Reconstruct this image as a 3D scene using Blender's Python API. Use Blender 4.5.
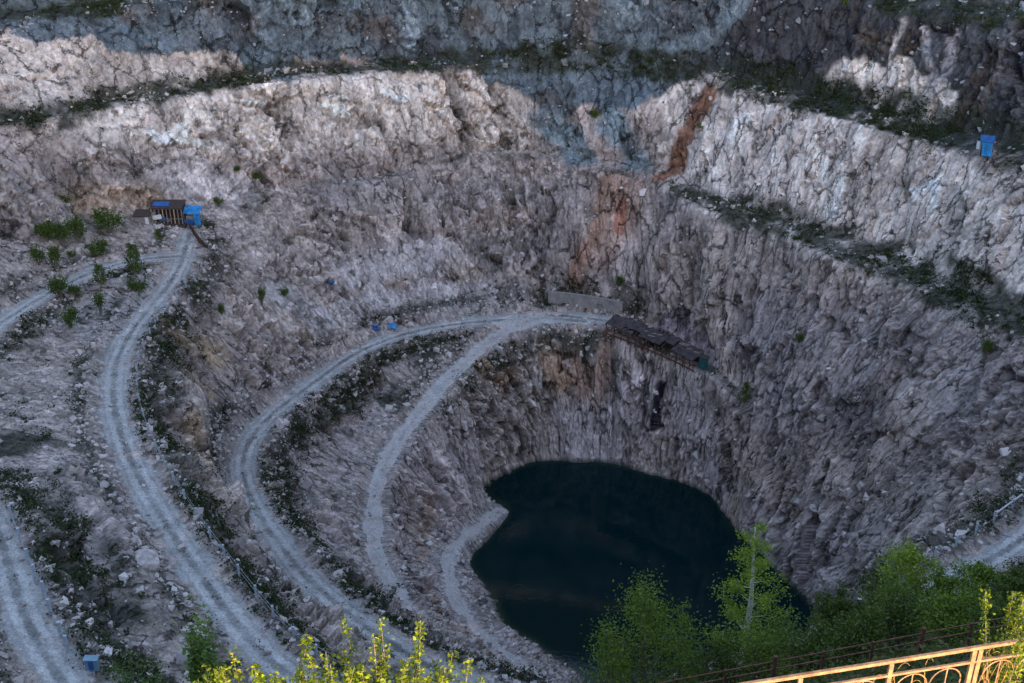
import bpy, math, random
import numpy as np
from mathutils import Vector, Matrix

# ------------------------------------------------------------------ camera, light, exposure
scene = bpy.context.scene
for o in list(bpy.data.objects): bpy.data.objects.remove(o)
CAMZ, PITCH, FPX = 120.0, math.radians(28.0), 1236.0
cam_d = bpy.data.cameras.new('camera'); cam = bpy.data.objects.new('camera', cam_d)
scene.collection.objects.link(cam); scene.camera = cam
cam.location = (0, 0, CAMZ); cam.rotation_euler = (math.pi/2 - PITCH, 0, 0)
cam_d.sensor_width = 36.0; cam_d.lens = 36.0*FPX/1024.0
cam_d.clip_start = 0.1; cam_d.clip_end = 6000

SUN_EL, SUN_AZ = math.radians(8.0), math.radians(168)      # azimuth from +Y towards +X
world = bpy.data.worlds.new('World'); scene.world = world; world.use_nodes = True
wn = world.node_tree.nodes; wl = world.node_tree.links
sky = wn.new('ShaderNodeTexSky'); sky.sky_type = 'NISHITA'; sky.sun_disc = False
sky.sun_elevation = SUN_EL; sky.sun_rotation = SUN_AZ; sky.altitude = 1200; sky.ozone_density = 1.0; sky.dust_density = 2.0
tone = wn.new('ShaderNodeMix'); tone.data_type = 'RGBA'; tone.blend_type = 'MULTIPLY'; tone.inputs[0].default_value = 1.0
tone.inputs[7].default_value = (1.14, 0.985, 0.95, 1)          # warm tint multiplied onto the sky colour, as a white balance
wl.new(sky.outputs[0], tone.inputs[6]); wl.new(tone.outputs[2], wn['Background'].inputs[0]); wn['Background'].inputs[1].default_value = 0.15
sd = Vector((math.sin(SUN_AZ)*math.cos(SUN_EL), math.cos(SUN_AZ)*math.cos(SUN_EL), math.sin(SUN_EL)))
sl = bpy.data.lights.new('sun', 'SUN'); sl.energy = 2.0; sl.angle = math.radians(0.5); sl.color = (1, 0.72, 0.42)
so = bpy.data.objects.new('sun', sl); scene.collection.objects.link(so)
so.rotation_euler = (-sd).to_track_quat('-Z', 'Y').to_euler()
scene.render.engine = 'CYCLES'
vs = scene.view_settings; vs.view_transform = 'Standard'; vs.look = 'None'; vs.gamma = 1; vs.exposure = 2.7

COL = scene.collection
rng = np.random.default_rng(7); random.seed(7)

# ------------------------------------------------------------------ helpers: objects
def tag(o, label=None, cat=None, group=None, kind=None):
    if label: o['label'] = label
    if cat: o['category'] = cat
    if group: o['group'] = group
    if kind: o['kind'] = kind
    return o
def mesh_np(name, V, F, mat, parent=None, smooth=False, cols=None):
    """V (n,3) array; F (m,k) array of equal sized faces"""
    me = bpy.data.meshes.new(name); V = np.asarray(V, np.float32); F = np.asarray(F, np.int32)
    m, k = F.shape
    me.vertices.add(len(V)); me.vertices.foreach_set('co', V.ravel())
    me.loops.add(m*k); me.loops.foreach_set('vertex_index', F.ravel())
    me.polygons.add(m); me.polygons.foreach_set('loop_start', np.arange(0, m*k, k, dtype=np.int32))
    try: me.polygons.foreach_set('loop_total', np.full(m, k, np.int32))
    except Exception: pass
    me.polygons.foreach_set('use_smooth', np.full(m, smooth, bool))
    if cols is not None:
        a = me.color_attributes.new('tint', 'FLOAT_COLOR', 'POINT')
        c = np.ones((len(V), 4), np.float32); c[:, :cols.shape[1]] = cols; a.data.foreach_set('color', c.ravel())
    me.update(calc_edges=True); me.validate()
    if mat: me.materials.append(mat)
    o = bpy.data.objects.new(name, me); COL.objects.link(o)
    if parent: o.parent = parent
    return o
class MB:
    """collects shapes; all faces stored as lists"""
    def __init__(s): s.V = []; s.F = []
    def add(s, V, F):
        b = len(s.V); s.V += [tuple(v) for v in V]; s.F += [tuple(i+b for i in f) for f in F]; return s
    def box(s, c, d, rot=None):
        R = rot or Matrix.Identity(3); c = Vector(c)
        V = [c + R @ Vector((x*d[0]/2, y*d[1]/2, z*d[2]/2)) for x in (-1,1) for y in (-1,1) for z in (-1,1)]
        return s.add(V, [(0,1,3,2),(4,6,7,5),(0,4,5,1),(2,3,7,6),(0,2,6,4),(1,5,7,3)])
    def bar(s, a, b, w, h=None):
        a = Vector(a); b = Vector(b); h = h or w; d = (b-a); L = d.length
        if L < 1e-5: return s
        R = d.to_track_quat('Y', 'Z').to_matrix(); return s.box((a+b)/2, (w, L, h), R)
    def tube(s, pts, r, n=6):
        pts = [Vector(p) for p in pts]; rr = r if hasattr(r, '__len__') else [r]*len(pts); V = []; F = []
        for i, p in enumerate(pts):
            d = (pts[min(i+1, len(pts)-1)] - pts[max(i-1, 0)]).normalized()
            q = d.to_track_quat('Z', 'Y').to_matrix()
            for k in range(n):
                a = 2*math.pi*k/n; V.append(p + q @ Vector((math.cos(a)*rr[i], math.sin(a)*rr[i], 0)))
        for i in range(len(pts)-1):
            for k in range(n):
                F.append((i*n+k, i*n+(k+1) % n, (i+1)*n+(k+1) % n, (i+1)*n+k))
        F.append(tuple(range(n-1, -1, -1))); F.append(tuple((len(pts)-1)*n+k for k in range(n)))
        return s.add(V, F)
    def sheet(s, P, th):
        """P rows x cols grid of points, given a thickness"""
        R_, C_ = len(P), len(P[0]); V = [Vector(p) for r in P for p in r]
        n = (V[1]-V[0]).cross(V[C_]-V[0]).normalized()*th
        V2 = [v - n for v in V]; F = []
        N = R_*C_
        for i in range(R_-1):
            for j in range(C_-1):
                a = i*C_+j; F.append((a, a+1, a+C_+1, a+C_)); F.append((a+N, a+C_+N, a+C_+1+N, a+1+N))
        rim = [j for j in range(C_)] + [i*C_+C_-1 for i in range(1, R_)] + [(R_-1)*C_+j for j in range(C_-2, -1, -1)] + [i*C_ for i in range(R_-2, 0, -1)]
        for i in range(len(rim)):
            a, b = rim[i], rim[(i+1) % len(rim)]; F.append((a, a+N, b+N, b))
        return s.add(V+V2, F)
    def build(s, name, mat, parent=None, smooth=False):
        me = bpy.data.meshes.new(name); me.from_pydata([tuple(v) for v in s.V], [], s.F); me.update()
        if mat: me.materials.append(mat)
        if smooth:
            for p in me.polygons: p.use_smooth = True
        o = bpy.data.objects.new(name, me); COL.objects.link(o)
        if parent: o.parent = parent
        return o
def empty(name, loc, rz=0):
    o = bpy.data.objects.new(name, None); COL.objects.link(o); o.location = loc; o.rotation_euler = (0, 0, rz)
    o.empty_display_size = 0.5
    return o
def copy_tree(o, parent=None):
    c = o.copy(); COL.objects.link(c); c.parent = parent
    for ch in list(o.children): copy_tree(ch, c)
    return c

# ------------------------------------------------------------------ helpers: noise in numpy
TN = 64
TAB = rng.random((TN, TN, TN)).astype(np.float32)
TABV = rng.random((TN, TN, TN, 3)).astype(np.float32)
TABD = rng.normal(size=(TN, TN, TN, 3)).astype(np.float32)
def vnoise(P, scale, off=0.0):
    p = (P/scale + off).astype(np.float32); i = np.floor(p).astype(np.int32); f = p - i; f = f*f*(3-2*f); i &= TN-1
    j = (i+1) & (TN-1); x0, y0, z0 = i.T; x1, y1, z1 = j.T; fx, fy, fz = f.T
    a = TAB[x0,y0,z0]*(1-fx)+TAB[x1,y0,z0]*fx; b = TAB[x0,y1,z0]*(1-fx)+TAB[x1,y1,z0]*fx
    c = TAB[x0,y0,z1]*(1-fx)+TAB[x1,y0,z1]*fx; d = TAB[x0,y1,z1]*(1-fx)+TAB[x1,y1,z1]*fx
    return ((a*(1-fy)+b*fy)*(1-fz)+(c*(1-fy)+d*fy)*fz)*2-1
def fbm(P, scale, oct=4, off=0.0, gain=0.5):
    s = 0; a = 1; t = 0
    for k in range(oct):
        s = s + a*vnoise(P, scale/2**k, off+k*7.31); t += a; a *= gain
    return s/t
def ridged(P, scale, oct=3, off=0.0):
    s = 0; a = 1; t = 0
    for k in range(oct):
        s = s + a*(1-2*np.abs(vnoise(P, scale/2**k, off+k*5.17))); t += a; a *= 0.5
    return s/t
def blocks(P, scale, off=0.0, tilt=0.6):
    """faceted block noise: value of the nearest cell plus a random tilt of its face"""
    p = (P/scale + off).astype(np.float32); base = np.floor(p - 0.5).astype(np.int32)
    best = np.full(len(p), 1e9, np.float32); sec = best.copy(); val = np.zeros(len(p), np.float32)
    for dx in (0, 1):
        for dy in (0, 1):
            for dz in (0, 1):
                c = base + np.array([dx, dy, dz], np.int32); w = c & (TN-1)
                fp = c + 0.15 + 0.7*TABV[w[:,0], w[:,1], w[:,2]]; d = p - fp; dd = (d*d).sum(1)
                m = dd < best; sec = np.where(m, best, np.minimum(sec, dd)); best[m] = dd[m]
                val[m] = (TAB[w[m,0], w[m,1], w[m,2]]*2-1)*0.5 + tilt*(d[m]*TABD[w[m,0], w[m,1], w[m,2]]).sum(1)
    return val, np.sqrt(sec)-np.sqrt(best)

def lerp(c, col, m): return c*(1-m[:,None])+np.array(col, np.float32)*m[:,None]
def sm(x, a, b): t = np.clip((x-a)/(b-a), 0, 1); return t*t*(3-2*t)

# ------------------------------------------------------------------ survey helpers: a view ray and a level give a place
def ray(px, py):
    x = (px-512)/FPX; y = (341.5-py)/FPX
    d = Vector((x, math.cos(PITCH)+y*math.sin(PITCH), -math.sin(PITCH)+y*math.cos(PITCH)))
    return d
def atz(px, py, z):
    d = ray(px, py); t = (z-CAMZ)/d.z; return (d.x*t, d.y*t, z)
def line(pts): return [atz(*p) for p in pts]

# ------------------------------------------------------------------ the pit: surveyed break lines (place of each bench edge)
shore = line([(559,461,0),(532,463,0),(494,478,0),(482,490,0),(491,502,0),(508,504,0),(491,521,0),(474,548,0),(468,562,0),(477,576,0),
  (494,596,0),(508,627,0),(532,639,0),(552,655,0),(587,675,0)]) + [(12,119,0),(22,116,0),(34,119,0),(42,128,0)] + \
  line([(830,622,0),(813,607,0),(790,583,0),(763,559,0),(737,531,0),(725,514,0),(712,495,0),(691,485,0),(650,475,0),(611,464,0),(580,463,0),(559,461,0)])
# roads: centre line and width in metres
roadE = (line([(504,508,0.6),(477,526,1.8),(450,548,3.2),(443,565,4),(452,589,4.5),(464,618,4.7),(490,646,4.5),(535,670,4.2)]) + [(8,117,3.6),(18,112,3)], 2.6)
roadD = (line([(545,318,20),(505,328,19.9),(470,358,19),(443,383,18),(422,410,16.3),(398,440,14.8),(381,465,13.8),(372,500,12.6),(371,535,11.8),(380,570,11),(398,602,10.2),(425,628,9.3)]), 3.6)
roadC = (line([(585,322,20),(545,317,20),(500,320,20.2),(450,324,20.3),(400,334,20.5),(355,352,21),(315,382,21.8),(270,414,22.8),(243,446,23.6),(241,475,24.3),(255,510,25.2),
  (278,543,26),(305,577,27),(335,604,27.8),(375,634,28.6),(420,662,29.2),(455,685,29.6)]) + [(6,90,30),(22,85,30.6),(38,92,31.6)] + line([(905,600,32.6),(941,583,33.4),(975,566,34.2),(1024,545,35.2)]) + [(66,122,36.5),(76,140,38)], 4.6)
roadB = (line([(190,232,40.2),(186,246,40),(182,262,40),(172,282,40.2),(150,307,40.4),(128,335,40.7),(114,365,41),(112,398,41.4),(118,428,41.7),(132,465,42.1),(156,508,42.6),
  (188,558,43.3),(218,600,44),(250,642,44.8),(284,678,45.5)]) + [(-12,74,46.5),(10,66,47.5),(40,66,49),(66,86,51),(84,112,53)], 4.4)
roadA = (line([(182,256,40),(150,256,40.2),(127,261,40.5),(92,271,41),(69,282,41.4),(45,295,41.8),(20,309,42.3),(0,324,42.8),(-40,352,44)]) + [(-79,125,46),(-66,108,48)] + line([(-14,505,50),(5,545,50.8),(14,590,51.6),(30,630,52.3),(60,683,53)]) + [(-24,59,54.5),(0,50,56.5)], 4.4)
roadP = (line([(512,318,20.1),(550,313,20.2),(590,317,20.2),(612,322,20.1)]), 4.5)      # turning area at the switchback
ROADS = [roadP, roadE, roadD, roadC, roadB, roadA]
L = []
def bench(lip, toe): L.append(line(lip)); L.append(line(toe))
# upper bench across the whole far wall
bench([(-60,128,58.5),(0,122,58.2),(34,121,58),(106,108,57.6),(144,102,57.4),(223,90,57.1),(350,74,57),(408,70,57),(470,63,57),(545,62,57),(631,64,57.2),(689,71,57.5),(742,89,57.7),(777,98,57.8),(811,110,58),(855,125,58.2),(914,137,58.8),(965,152,59.3),(1023,168,60),(1090,190,61)],
      [(-60,118,59),(0,114,58.8),(55,111,58.5),(99,99,58.2),(154,92,57.9),(240,77,57.6),(298,68,57.5),(342,63,57.5),(408,61,57.5),(470,56,57.5),(563,54,57.5),(621,56,57.7),(689,63,58),(708,66,58.1),(742,75,58.3),(787,88,58.5),(828,99,58.8),(890,112,59.3),(955,128,60),(1023,148,61),(1090,170,62)])
# bench below it
bench([(284,187,41),(350,183,41),(395,178,41),(422,168,41.3),(464,157,41.8),(494,153,42),(559,160,41.5),(587,170,41.5),(634,177,41.6),(665,184,41.8),(689,205,42),(708,212,42.1),(760,229,42.4),(794,240,42.6),(828,258,42.8),(886,277,43.1),(934,293,43.5),(958,306,43.7),(999,323,44),(1023,336,44.2),(1090,372,45)],
      [(240,196,41.3),(284,182,41.5),(350,177,41.6),(400,169,41.6),(430,161,41.9),(464,151,42.2),(494,147,42.4),(559,150,42),(600,156,42),(640,163,42.1),(681,171,42.5),(708,192,42.7),(742,205,42.9),(794,220,43.1),(838,231,43.3),(876,242,43.6),(914,262,44),(948,282,44.3),(989,296,44.8),(1023,308,45.2),(1090,338,46)])
# topmost bench
bench([(-60,26,69.5),(0,18,70),(60,14,70.2),(113,8,70.4),(190,1,70.6),(400,-14,70),(600,-12,70.5),(760,-10,72.5),(876,1,74),(914,9,74.6),(965,15,75.4),(1023,18,76.4),(1090,24,77.5)],
      [(-60,18,70),(0,10,70.5),(60,7,70.6),(113,2,70.8),(190,-6,71),(400,-20,70.4),(600,-18,71),(760,-17,73),(876,-7,74.6),(914,0,75.3),(965,5,76.2),(1023,7,77.2),(1090,12,78.4)])
# ledge of the gallery, plateau lip and back
L += [line(q) for q in [
  [(504,335,19.6),(518,329,19.8),(539,324,20),(580,327,20),(607,332,20),(631,341,19.9),(669,358,19.6),(700,374,19.3),(722,392,19),(748,412,18.6)],
  [(518,311,20.2),(545,303,20.3),(580,307,20.3),(618,314,20.2),(650,323,20.2),(690,342,20),(712,360,19.8),(733,381,19.3),(752,402,18.9)],
  [(340,302,26),(400,290,25.2),(470,283,24.6),(520,280,24.8)],
  [(548,286,22.9),(580,292,22.9),(622,301,22.8)],
  # slopes of the left shelf with shrubs
  [(200,207,40.4),(250,196,41)], [(140,215,40.8),(175,212,40.4)], [(60,215,43),(100,222,42)],[(-30,245,45),(0,240,44.6),(40,240,43.4),(100,245,42)],
  [(88,300,42.6),(115,278,43.2),(140,275,43),(152,283,42)],[(60,345,41),(85,330,41.4)],
  # foot of slope left of road B
  [(60,415,43),(88,395,41.6),(92,425,42)],[(100,470,43.5),(135,530,44)],
  [(60,470,47.5),(110,560,47.5),(150,640,48)],
  # brink right of road F down to the near shore
  [(1040,486,36.6),(1016,500,36),(979,522,35.3),(945,540,34.6),(914,555,34),(872,580,33),(838,600,32.2),(813,612,31.4)],
  [(320,305,27),(270,300,31),(230,270,36)],
]]
def atz_y(px, py, Y):
    d = ray(px, py); t = Y/d.y; return (d.x*t, Y, CAMZ+d.z*t)
FENCE = [atz_y(674,706,36.6), atz_y(790,684,37.0), atz_y(985,647,37.6)]
# world lines: hidden near side, slope up to the look-out and the surrounding country
W = [
  [(-150,-60,109.6),(150,-60,109.6)], [(-150,-30,109.6),(180,-30,109.6)], [(-150,0,109.6),(-40,4,109.6),(-10,9.3,109.4),(0,10.2,109.4),(8,11.7,109.4),(12,11.6,109.4),(40,11.0,109.4),(180,12,109.6)],  # unseen plateau behind the look-out, made broad to shade the pit
  [(-8,12,106),(2,13,105.8),(14,14.4,105),(40,14,105)],
  [(-100,45,80),(-60,40,78),(-30,38,77),(-10,36,78),(0,36,81),(6.1,36.4,83.6)] + FENCE + [(60,40,88),(100,45,90)],
  [(-4,58,55),(4,60,59)] + [atz_y(*p) for p in ((640,690,60),(690,670,62),(750,655,62),(800,641,62),(850,626,62),(900,611,62),(960,600,62),(1024,590,62))] + [(60,66,72)],
  [(-58,60,62),(-75,80,62),(-90,110,62),(-100,150,62)], [(-110,60,92),(-120,150,100),(-125,220,118),(-110,250,126),(-60,272,132),(0,282,136),(60,272,138),(105,240,136),(128,190,130),(135,120,116),(130,60,102)],  # unseen outer rim, raised to keep bright sky out of the water's reflection
  [(90,125,62),(86,140,64),(92,158,66)],
  [(-150,-60,109.6),(-150,60,105),(-150,330,165)], [(180,-60,109.6),(180,330,170)], [(-150,330,165),(180,330,175)],
  [(8,92,31),(24,90,31.4),(36,97,31.8)],
]
L += W
X0, X1, Y0, Y1 = -150.0, 180.0, -60.0, 330.0
def dens(pl, step):
    out = []
    for a, b in zip(pl[:-1], pl[1:]):
        a = np.array(a); b = np.array(b); n = max(1, int(np.linalg.norm((b-a)[:2])/step))
        out.append(a + (b-a)*np.linspace(0, 1, n, endpoint=False)[:, None])
    out.append(np.array([pl[-1]])); return np.vstack(out)
def smooth_line(pl, it=3):
    p = dens(pl, 1.5)
    for _ in range(it*4):
        p[1:-1] = 0.25*p[:-2]+0.5*p[1:-1]+0.25*p[2:]
    return p
RL = [(smooth_line(pl), w*0.88) for pl, w in ROADS]
def drop(pl, off, dz, t0, t1):
    d = pl; n = len(d); d = d[int(n*t0):int(n*t1)]; t = np.gradient(d[:,:2], axis=0); t /= np.linalg.norm(t, axis=1)[:,None]+1e-9
    q = d.copy(); q[:,0] -= t[:,1]*off; q[:,1] += t[:,0]*off; q[:,2] -= dz*(1+0.25*np.sin(np.arange(len(d))*0.35)); L.append([tuple(x) for x in q])
drop(RL[4][0], 3.0, 0.0, 0.08, 0.62); drop(RL[4][0], 7.6, 8.0, 0.10, 0.60)
drop(RL[3][0], 3.0, 0.0, 0.16, 0.46); drop(RL[3][0], 5.8, 5.0, 0.18, 0.44)
drop(RL[2][0], 2.4, 0.0, 0.22, 0.9); drop(RL[2][0], 4.6, 4.2, 0.25, 0.85)
drop(RL[5][0], 3.0, 0.0, 0.14, 0.30); drop(RL[5][0], 3.2, 0.0, 0.60, 0.82); drop(RL[5][0], 6.4, 5.0, 0.60, 0.80)
def band(pl, w, step):
    d = dens([tuple(q) for q in pl], step); t = np.gradient(d[:, :2], axis=0); t /= np.linalg.norm(t, axis=1)[:, None]+1e-9
    out = []
    for o in np.arange(-w/2, w/2+0.01, step):
        q = d.copy(); q[:, 0] += -t[:, 1]*o; q[:, 1] += t[:, 0]*o; out.append(q)
    return np.vstack(out)
shp = np.array([p[:2] for p in shore])
def inside(px, py, poly):
    r = np.zeros(px.shape, bool); n = len(poly)
    for i in range(n):
        xa, ya = poly[i]; xb, yb = poly[i-1]
        c = ((ya > py) != (yb > py)) & (px < (xb-xa)*(py-ya)/(yb-ya+1e-12)+xa); r ^= c
    return r
def solve():
    h = None
    for h_ in (16.0, 8.0, 4.0, 2.0, 1.0, 0.5):
        nx = int((X1-X0)/h_)+1; ny = int((Y1-Y0)/h_)+1
        num = np.zeros((ny, nx)); den = np.zeros((ny, nx))
        P = [dens(l, h_*0.5) for l in L] + [dens(shore, h_*0.5)]
        P += [band(pl, w, max(0.25, min(h_*0.5, 1.0))) for pl, w in RL]
        P = np.vstack(P)
        ix = np.clip(np.round((P[:,0]-X0)/h_).astype(int), 0, nx-1); iy = np.clip(np.round((P[:,1]-Y0)/h_).astype(int), 0, ny-1)
        np.add.at(num, (iy, ix), P[:,2]); np.add.at(den, (iy, ix), 1)
        fixed = den > 0; val = num/np.maximum(den, 1)
        gx, gy = np.meshgrid(X0+np.arange(nx)*h_, Y0+np.arange(ny)*h_)
        ins = inside(gx, gy, shp) & ~fixed; 
        if h is None: z = np.full((ny, nx), 60.0)
        else:
            uy = np.clip(np.arange(ny)*h_/(2*h_), 0, h.shape[0]-1.001); ux = np.clip(np.arange(nx)/2.0, 0, h.shape[1]-1.001)
            iy0 = uy.astype(int); ix0 = ux.astype(int); fy = (uy-iy0)[:,None]; fx = (ux-ix0)[None]
            z = (h[iy0][:,ix0]*(1-fy)+h[iy0+1][:,ix0]*fy)*(1-fx)+(h[iy0][:,ix0+1]*(1-fy)+h[iy0+1][:,ix0+1]*fy)*fx
        z[fixed] = val[fixed]
        for it in range(400 if h_ > 3 else 160):
            zp = np.pad(z, 1, mode='edge'); a = 0.25*(zp[:-2,1:-1]+zp[2:,1:-1]+zp[1:-1,:-2]+zp[1:-1,2:]); a[ins] -= 0.02*h_*h_*1.5
            z = np.where(fixed, val, a)
        h = z
    # ease the stair steps of the raster
    for _ in range(2):
        zp = np.pad(h, 1, mode='edge'); h = 0.5*h+0.125*(zp[:-2,1:-1]+zp[2:,1:-1]+zp[1:-1,:-2]+zp[1:-1,2:])
    return h
H = solve(); GS = 0.5
def hz(x, y):
    u = np.clip((np.asarray(x, float)-X0)/GS, 0, H.shape[1]-1.001); v = np.clip((np.asarray(y, float)-Y0)/GS, 0, H.shape[0]-1.001)
    i = u.astype(int); j = v.astype(int); fx = u-i; fy = v-j
    return (H[j,i]*(1-fx)+H[j,i+1]*fx)*(1-fy)+(H[j+1,i]*(1-fx)+H[j+1,i+1]*fx)*fy
def hit(px, py):
    d = ray(px, py); t = np.arange(20, 420, 0.2); z = CAMZ+d.z*t; g = hz(d.x*t, d.y*t); k = np.argmax(z < g)
    return (d.x*t[k], d.y*t[k], z[k])
def hits(*pts): return [hit(*p) for p in pts]

# ------------------------------------------------------------------ terrain mesh: rings of a fan round the pit, evenly spaced along the slope
CX, CY = 14.0, 150.0
NT, NR = 2100, 640
th = np.linspace(0, 2*math.pi, NT, endpoint=False)
rf = np.concatenate([np.arange(0.5, 160, 0.3), np.linspace(160, 260, 60), np.geomspace(270, 3500, 30)])
PX = CX+np.sin(th)[:,None]*rf; PY = CY+np.cos(th)[:,None]*rf; PZ = hz(PX, PY)
far = np.clip((rf-230)/900, 0, 1)[None]
hill = far*(60+60*np.sin(th*3)[:,None]+40*np.sin(th*7+1)[:,None]); hill = np.where(np.abs(((th[:,None]-math.pi+math.pi) % (2*math.pi))-math.pi) < 1.25, hill*0.0, hill)
PZ = PZ+np.maximum(hill, 0)*(PY > 0)
ds = np.sqrt(np.diff(rf)[None]**2+np.diff(PZ, axis=1)**2)
wgt = np.where(rf[1:] > 160, 0.12, 1.0)*np.where(rf[1:] > 300, 0.05, 1.0); wgt = np.where(rf[1:] < 14, 0.3, wgt)
cs = np.concatenate([np.zeros((NT, 1)), np.cumsum(ds*wgt[None], 1)], 1)
V = np.zeros((NT, NR, 3), np.float32)
for i in range(NT):
    s = np.linspace(0, cs[i,-1], NR); r = np.interp(s, cs[i], rf)
    V[i,:,0] = CX+math.sin(th[i])*r; V[i,:,1] = CY+math.cos(th[i])*r; V[i,:,2] = np.interp(s, cs[i], PZ[i])
P = V.reshape(-1, 3)
e = 1.0
gx = (hz(P[:,0]+e, P[:,1])-hz(P[:,0]-e, P[:,1]))/(2*e); gy = (hz(P[:,0], P[:,1]+e)-hz(P[:,0], P[:,1]-e))/(2*e)
slope = np.sqrt(gx*gx+gy*gy)
N = np.stack([-gx, -gy, np.ones_like(gx)], 1); N /= np.linalg.norm(N, axis=1)[:,None]
steep = np.clip((slope-0.45)/0.6, 0, 1).astype(np.float32)
# distance to the roads (plan) and the height of the road there
def dist_lines(Q, pls, lim, use3=True):
    best = np.full(len(Q), lim, np.float32); side = np.zeros(len(Q), np.float32)
    k = 3 if use3 else 2
    for pl in pls:
        pl = np.asarray(pl, np.float32)
        lo = pl.min(0)-lim; hi = pl.max(0)+lim
        idx = np.where(((Q[:,:k] > lo[:k]) & (Q[:,:k] < hi[:k])).all(1))[0]
        if not len(idx): continue
        q = Q[idx,:k]
        for a, b in zip(pl[:-1], pl[1:]):
            a = a[:k]; b = b[:k]; ab = b-a; l2 = (ab*ab).sum()+1e-9
            mm = (np.abs(q-(a+b)/2) < lim+math.sqrt(l2)/2).all(1); j = np.where(mm)[0]
            if not len(j): continue
            qq = q[j]-a; t = np.clip((qq@ab)/l2, 0, 1); d = np.linalg.norm(qq-t[:,None]*ab, axis=1)
            ii = idx[j]; m = d < best[ii]; best[ii[m]] = d[m]; side[ii[m]] = np.sign(ab[0]*qq[m,1]-ab[1]*qq[m,0])
    return best, side
# distance from the edge of the nearest road: negative on the road
dedge = np.full(len(P), 9.0, np.float32); dside = np.zeros(len(P), np.float32)
for pl, w in RL:
    d, s_ = dist_lines(P, [pl], w/2+9, use3=False); d = d-w/2; m = d < dedge; dedge[m] = d[m]; dside[m] = s_[m]
wob = fbm(P, 3.0, 3, 3.3)
road_m = dedge + 0.9*wob < -0.1
fl = np.clip((dedge+0.3)/2.0, 0, 1)             # 0 on roads
PIN = np.clip((dedge+0.3)/4.2, 0, 1)
built = [line([(545,305,20.5),(572,307,20.5),(598,311,20.5),(622,316,20.5)]), line([(606,330,20),(631,338,20),(652,347,20),(672,356,19.6),(702,370,19.3)]), line([(133,222,41),(150,222,41),(183,220,41),(204,222,41)]), line([(974,150,60),(992,150,60)])]
db, _ = dist_lines(P, built, 6); PIN = PIN*np.clip((db-1.5)/4, 0.06, 1)
# --- displacement of the rock
Q = P.copy()
ang = np.arctan2(P[:,0]-CX, P[:,1]-CY)
rad = np.hypot(P[:,0]-CX, P[:,1]-CY)
Qs = np.stack([ang*75, rad*0.6, P[:,2]*0.45+ang*75*0.22], 1).astype(np.float32)      # ribs run down the wall, leaning
calm = [hits((385,308),(420,298),(470,296),(515,298)), hits((165,175),(190,188),(230,196)), hits((115,275),(100,310),(80,330)), hits((270,300),(320,320)), hits((350,275),(400,262),(450,258)), hits((630,250),(618,285))]
dc, _ = dist_lines(P, calm, 7); PIN = PIN*np.clip((dc-1.0)/5.5, 0.25, 1)
BEN = [hits(*[(p[0], p[1]) for p in q]) for q in (
  [(0,118),(45,118),(75,110),(103,103),(158,93),(240,80),(300,71),(350,69),(400,66),(470,60),(563,58),(621,60),(689,67),(742,81),(787,93),(828,104),(890,121),(955,139),(1023,158)],
  [(681,190),(708,201),(742,212),(794,229),(838,245),(880,262),(934,283),(989,308),(1023,322)],
  [(0,15),(60,11),(113,5)], [(900,3),(965,11),(1023,13)])]
dben, _ = dist_lines(P, BEN, 7, use3=False); PIN = PIN*np.clip((dben-0.5)/5.0, 0.22, 1)
ribs = ridged(Qs, 9.0, 4, 1.7)
big = fbm(P, 16.0, 3, 9.1)
Qt = P.copy(); Qt[:,2] *= 0.62; Qt[:,0] += 0.25*P[:,2]
wv = np.stack([wob, fbm(P, 3.0, 2, 23.3), fbm(P, 3.0, 2, 37.3)], 1)
Qw = np.stack([ang*75+0.35*P[:,2], P[:,2]*0.62, rad*0.8], 1).astype(np.float32)     # slabs standing on the wall
slab = sm(fbm(np.stack([ang*75, P[:,2]*0.6, rad*0.6], 1).astype(np.float32), 15.0, 3, 55.), -0.22, 0.30)      # 0 on smooth dusty faces, 1 where the rock is blocky
b1, e1 = blocks(Qw+2.0*wv, 5.5, 2.1, 1.15); b2, e2 = blocks(Qw*np.array([1,1.6,1.2],np.float32)+1.0*wv, 2.1, 11.3, 1.1); b3, e3 = blocks(P+0.4*wv, 0.9, 5.3, 1.0)
fine = fbm(P, 0.9, 2, 6.6)
rib2 = ridged(np.stack([ang*75+0.30*P[:,2], P[:,2]*0.12, rad*0.2], 1).astype(np.float32), 3.6, 3, 61.7)
low_ = np.clip(P[:,2]/30, 0.45, 1)
dr, _ = dist_lines(P, [hits((720,110),(780,140),(860,180),(940,220),(1010,260)), hits((720,160),(780,185),(860,220))], 17)
slab = slab*sm(dr+3*fbm(P, 8, 2, 41.), 9, 17)
rib_k = sm(dr, 8, 15)*0.6+0.4
lowr = (P[:,0] > 22)*(P[:,2] < 40); slab = slab*(1-0.35*lowr)
b0, e0 = blocks(Qw*np.array([1,1.5,1],np.float32)+3.0*wv, 11.0, 3.1, 1.0)
D = steep*(0.9*big+0.75*b0-0.35*np.exp(-e0/0.04)+1.1*rib_k*ribs*low_+0.55*low_*rib2*(0.3+0.7*(1-slab))+0.95*b1*(0.30+0.70*slab)+0.8*b2*(0.12+0.88*slab)+0.26*b3*(0.25+0.75*slab)-0.9*np.exp(-e1/0.045)*(0.15+0.85*slab)-0.4*np.exp(-e2/0.08)*slab)
D += (1-steep)*(0.25*big+0.12*b2+0.14*b3)+0.10*fine
under = P[:,2] < 0.4
nearsho = np.clip(np.abs(P[:,2])/2.5, 0.25, 1)
D *= (0.04+0.96*PIN)*nearsho*np.where((P[:,1] < 72) & (P[:,0] > -12), 0.12, 1.0)
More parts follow.
